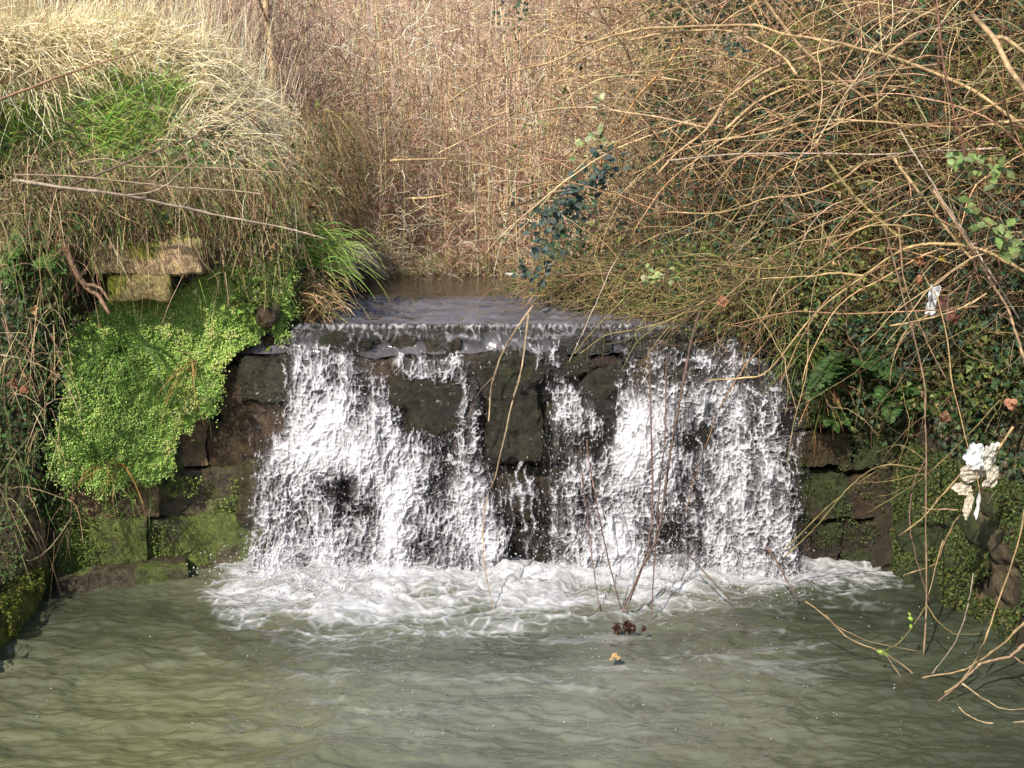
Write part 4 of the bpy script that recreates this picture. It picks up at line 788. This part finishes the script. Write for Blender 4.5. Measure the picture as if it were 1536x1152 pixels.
for lab, pts, Y, r, col, ex in [
 ('reddish branch reaching in from the upper left edge', [(-40, 165), (0, 149), (68, 122), (135, 98), (190, 83), (223, 71)], [6.8, 7.0], (.010, .004), (.34, .2, .12), []),
 ('dark straight branch rising to the right over the grass', [(81, 289), (135, 267), (203, 242), (271, 217), (325, 198), (382, 166)], [7.0, 7.3], (.010, .004), (.17, .12, .09), []),
 ('long grey branch sloping down to the right end of the bank', [(20, 270), (115, 284), (190, 293), (271, 310), (355, 327), (433, 342), (491, 359)], [6.95, 7.2], (.013, .004), GREYC, [([(190, 293), (235, 285), (280, 250), (310, 225)], [7.0, 7.1], .005)]),
 ('pale level branch just above the long grey one', [(20, 262), (118, 264), (203, 271), (271, 276), (338, 281), (393, 291)], [7.0, 7.2], (.008, .004), (.42, .32, .22), []),
 ('upper level twig through the green leaves', [(110, 245), (160, 238), (203, 250), (271, 252), (338, 254), (430, 259)], [7.1, 7.3], (.006, .003), (.42, .32, .2), [([(223, 267), (257, 244), (300, 220)], [7.1, 7.2], .004)]),
 ('bowed stem hanging in shade at the left edge', [(-20, 530), (0, 533), (34, 540), (68, 553), (102, 584), (125, 638)], [6.7, 6.8], (.006, .003), (.4, .31, .2), []),
 ('sagging vine loop low on the left wall', [(-20, 825), (0, 826), (34, 835), (68, 823), (108, 776)], [6.7, 6.95], (.006, .004), (.3, .24, .13), [])]:
    cane('bare_branch', lab, 'branch', pts, Y, r, col, G5, extra=ex)
cane('dead_root', 'thick broken brown root poking out beside the pale limestone block', 'root', [(96, 365), (108, 395), (129, 428), (150, 445), (165, 472)], [7.1, 7.0], (.026, .012), (.26, .16, .10), extra=[([(129, 428), (150, 430), (165, 452)], [7.0, 6.98], .014)])
e = empty('sapling', 'pale slim sapling trunk behind the left grass bank at the top', 'tree')
b = Buf(); s = spline(P(np.array([412, 406, 400, 392, 385]), np.array([150, 64, 20, -60, -160]), 11.6), 16); tubes(b, s[None], np.linspace(.042, .034, 16)[None], (.62, .46, .27), 8); b.build('trunk', M_WOOD, e)
b = Buf()
for q in range(14):
    i = R.integers(6, 16); d = np.array([R.normal(0, .7), R.normal(0, .5), .8]); s2 = spline(np.stack([s[i], s[i]+d*.4, s[i]+d*.9+np.array([0, 0, .1])]), 8); tubes(b, s2[None], np.linspace(.012, .003, 8)[None], (.4, .28, .16), 4)
b.build('branches', M_WOOD, e)
for lab, pts, Y, r in [('tall pale stalk standing before the reeds left of centre', [(572, 90), (574, 150), (576, 220), (578, 298)], 11.6, .0065), ('fallen pale stick lying across the reeds', [(585, 241), (625, 239), (672, 238)], 11.8, .014), ('lower fallen stick just above the stream', [(610, 298), (650, 295), (678, 291)], 12.0, .014)]:
    cane('reed_stalk' if 'stalk' in lab else 'fallen_stick', lab, 'stalk' if 'stalk' in lab else 'stick', pts, Y, (r, r*.8), (.58, .42, .22))

# foliage sprays of bramble leaves: individual sprigs
def sprig(px, py, Y, m, rad, size, cols, label, pts, group='leafy bramble sprigs on the right bank'):
    o = cane('bramble_sprig', label, 'bramble sprig', pts, Y, (.005, .003), (.26, .16, .1), group)
    lb2 = Buf(); i = R.integers(0, len(pts), m); pp = np.array(pts, float)[i]+R.normal(0, rad*.75, (m, 2))
    leaves(lb2, P(pp[:, 0], pp[:, 1], Y-.02+R.normal(0, .05, m)), np.array([-.3, -.8, .5])+R.normal(0, .4, (m, 3)), R.normal(0, 1, (m, 3)), R.uniform(.75, 1.2, m)*size, jit(cols, m, .2), 'oval')
    lb2.build('leaves', M_LEAF, o)
BLU = [(.05, .085, .075), (.06, .10, .085), (.09, .12, .10), (.04, .07, .05)]
sprig(0, 0, 8.4, 170, 17, .062, BLU, 'blue green leafy bramble sprig trailing to the stream ledge', [(905, 250), (880, 275), (855, 300), (830, 330), (815, 365), (800, 410)])
sprig(0, 0, 8.35, 34, 14, .055, [(.38, .38, .22), (.3, .32, .16), (.2, .26, .12)], 'sprig with pale cream leaves above the blue green one', [(890, 140), (895, 175), (900, 205), (870, 225)])
sprig(0, 0, 6.5, 34, 12, .06, [(.16, .24, .07), (.13, .2, .06), (.2, .27, .1)], 'light green bramble leaves at the right edge upper spray', [(1440, 235), (1475, 250), (1500, 262)])
sprig(0, 0, 6.4, 40, 12, .065, [(.18, .25, .09), (.14, .2, .06)], 'light green bramble leaves at the right edge lower spray', [(1455, 310), (1475, 330), (1505, 350), (1515, 375)])
sprig(0, 0, 8.2, 16, 14, .045, [(.05, .11, .09), (.04, .09, .07)], 'small dark teal leaf cluster near the top of the thicket', [(1085, 70), (1100, 75), (1112, 68)])
sprig(0, 0, 7.0, 16, 10, .045, [(.3, .36, .16), (.24, .3, .1)], 'pale leaf cluster hanging over the end of the ledge', [(978, 410), (990, 416), (1005, 408)])

# ------------------------------------------------------------------ litter, leaves and scraps
def crumple(b, c, w, h, seed, col, tilt=(0, -1, 0), n=16, amp=.35, lobes=0, spin=0.0):
    """a crumpled sheet with a torn outline (lobes=0) or a lobed, pointed leaf (lobes>0)"""
    na = n*3; rr, th = np.meshgrid(np.linspace(.02, 1, n), np.linspace(0, 2*PI, na), indexing='ij')
    if lobes: Rr = (.62+.38*np.abs(np.cos(th*lobes/2)))*(1+.12*np.cos(th))
    else: Rr = (1+.6*fbm(np.cos(th)*1.5+seed, np.sin(th)*1.5, s=seed, o=2))*(1+.22*np.abs(np.cos(2*th+seed)))
    u = rr*Rr*np.cos(th+spin); v = rr*Rr*np.sin(th+spin)
    d = norm(np.array(tilt, float)); x = norm(np.cross(d, [0.1, 0, 1.])); y = np.cross(x, d)
    off = amp*min(w, h)*(fbm(u*1.6, v*1.6, seed, 3, seed+3)*1.7+.5*np.abs(fbm(u*2.5, v*2.5, seed, 2, seed+5)))
    p = np.asarray(c)+x*(u*w)[..., None]+y*(v*h)[..., None]+d*off[..., None]
    t = 1+.3*fbm(u*2, v*2, s=seed+8)
    b.add(p, grid_faces(n, na), np.asarray(col)*t[..., None].reshape(-1, 1))
e = empty('plastic_scrap', 'torn white and cream plastic scrap snagged on a twig above the right pool wall', 'plastic scrap')
for q, (px, py, w, h, col) in enumerate([(1462, 708, .075, .04, (.66, .60, .50)), (1444, 733, .045, .022, (.68, .60, .48)), (1460, 684, .04, .05, (.74, .77, .80)), (1482, 683, .035, .055, (.72, .70, .64)), (1452, 756, .018, .05, (.68, .60, .48)), (1467, 758, .009, .045, (.75, .77, .78)), (1486, 716, .028, .05, (.62, .57, .48))]):
    b = Buf(); crumple(b, P(px, py, 5.93-.01*q), w*1.02, h*1.05, 40+q, col, (R.normal(0, .35), -1, R.normal(.1, .3)), amp=.38); b.build('torn_flap', M_LEAF, e, smooth=False)
e = empty('cloth_scrap', 'small white cloth scrap hanging in the ivy on the right bank', 'cloth scrap')
b = Buf(); crumple(b, P(1397, 455, 6.95), .032, .08, 61, (.72, .76, .8), amp=.7); b.build('hanging_flap', M_LEAF, e)
b = Buf(); crumple(b, P(770, 412, 11.2), .06, .022, 62, (.7, .7, .66), (0, -.4, 1), n=8); tag(b.build('white_debris', M_LEAF), 'small white flake of debris at the far edge of the stream', 'debris')
def dead_leaf(px, py, Y, size, col, label, seed, tilt=(-.2, -.9, .4)):
    b = Buf(); crumple(b, P(px, py, Y), size*.72, size*.72, seed, col, tilt, n=8, amp=.6, lobes=int(R.integers(3, 6)), spin=R.uniform(0, 6)); tag(b.build('dead_leaf', M_LEAF), label, 'dead leaf', 'fallen dead leaves')
RUST = (.28, .12, .06)
for i, (px, py, Y, s, col, lab) in enumerate([(922, 985, float(water_Y(985, .035)), .042, (.50, .34, .17), 'tan curled dead leaf floating on the pool below the hanging twigs'),
    (1378, 390, 6.95, .04, (.34, .15, .06), 'rusty dead leaf caught under the bowed cane'), (1378, 420, 6.9, .045, (.36, .18, .09), 'orange dead leaf just above the white cloth scrap'),
    (1430, 475, 6.75, .07, (.16, .07, .05), 'large dark maroon dead leaf right of the white cloth scrap'), (1415, 455, 6.8, .055, (.14, .07, .06), 'second dark maroon leaf touching the cloth scrap'),
    (1517, 606, 6.4, .05, (.45, .22, .14), 'pinkish orange triangular dead leaf at the right edge'), (1418, 625, 6.8, .05, (.2, .1, .07), 'dull brown leaf in the ivy below the cloth scrap'),
    (1412, 387, 6.9, .03, (.45, .32, .05), 'yellow leaf hanging under the bowed cane'), (1085, 452, 7.4, .05, (.34, .16, .09), 'reddish leaf where the hanging twigs begin'),
    (36, 585, 6.75, .045, (.32, .13, .07), 'rust red dead leaf in the shaded left ivy'), (20, 575, 6.8, .05, (.2, .1, .06), 'brown curled leaf left of the rust red one'), (82, 566, 6.85, .045, (.36, .24, .13), 'light brown leaf above the shaded ivy on the left'), (52, 465, 6.95, .04, (.4, .26, .13), 'tan leaf on the left bank under the fern')]):
    dead_leaf(px, py, Y, s, col, lab, 70+i, (0, -.5, .8) if i == 0 else (R.normal(-.2, .4), -.9, R.normal(.3, .3)))
e = empty('leaf_clump', 'brown wet leaf clump tangled on the hanging twig tips at the water', 'leaf clump')
for q, (px, py, s) in enumerate([(926, 944, .045), (946, 945, .045), (938, 940, .03), (966, 945, .022)]):
    b = Buf(); crumple(b, P(px, py-2, float(water_Y(942, .05))-.02*q), s*.55, s*.8, 90+q, (.085, .042, .032), (R.normal(0, .5), -1, R.normal(0, .4)), n=9, amp=.8); b.build('wet_leaf', M_LEAF, e)

# ------------------------------------------------------------------ light, sky, camera
SUN_EL = math.radians(40); to_sun_xy = math.atan2(-.47, -.88)      # x,y of the direction to the sun (left, behind the viewer)
sv = Vector((math.sin(to_sun_xy)*math.cos(SUN_EL), math.cos(to_sun_xy)*math.cos(SUN_EL), math.sin(SUN_EL)))
w = bpy.data.worlds.new('World'); scene.world = w; w.use_nodes = True; nt = w.node_tree; nt.nodes.clear()
sk = nt.nodes.new('ShaderNodeTexSky'); sk.sky_type = 'NISHITA'; sk.sun_disc = False; sk.sun_elevation = SUN_EL; sk.sun_rotation = to_sun_xy; sk.air_density = 1.0; sk.dust_density = 1.5
bg = nt.nodes.new('ShaderNodeBackground'); bg.inputs['Strength'].default_value = .15; ou = nt.nodes.new('ShaderNodeOutputWorld')
nt.links.new(sk.outputs[0], bg.inputs[0]); nt.links.new(bg.outputs[0], ou.inputs[0])
sl = bpy.data.lights.new('sun', 'SUN'); sl.energy = 5.0; sl.angle = math.radians(.5); sl.color = (1, .91, .78)
so = bpy.data.objects.new('sun', sl); COL.objects.link(so); so.rotation_euler = (-sv).to_track_quat('-Z', 'Y').to_euler(); so.location = sv*30
cam = bpy.data.cameras.new('camera'); cam.sensor_width = 36; cam.lens = 36*F/1536; cam.clip_start = .05; cam.clip_end = 2000
co = bpy.data.objects.new('camera', cam); COL.objects.link(co); co.location = (0, 0, CAMZ); co.rotation_euler = (PI/2-PITCH, 0, 0); scene.camera = co
scene.view_settings.view_transform = 'Standard'; scene.view_settings.look = 'None'; scene.view_settings.exposure = 0
scene.render.engine = 'CYCLES'; scene.cycles.use_denoising = True; scene.cycles.max_bounces = 6; scene.cycles.transparent_max_bounces = 12
scene.render.resolution_x = 1024; scene.render.resolution_y = 768
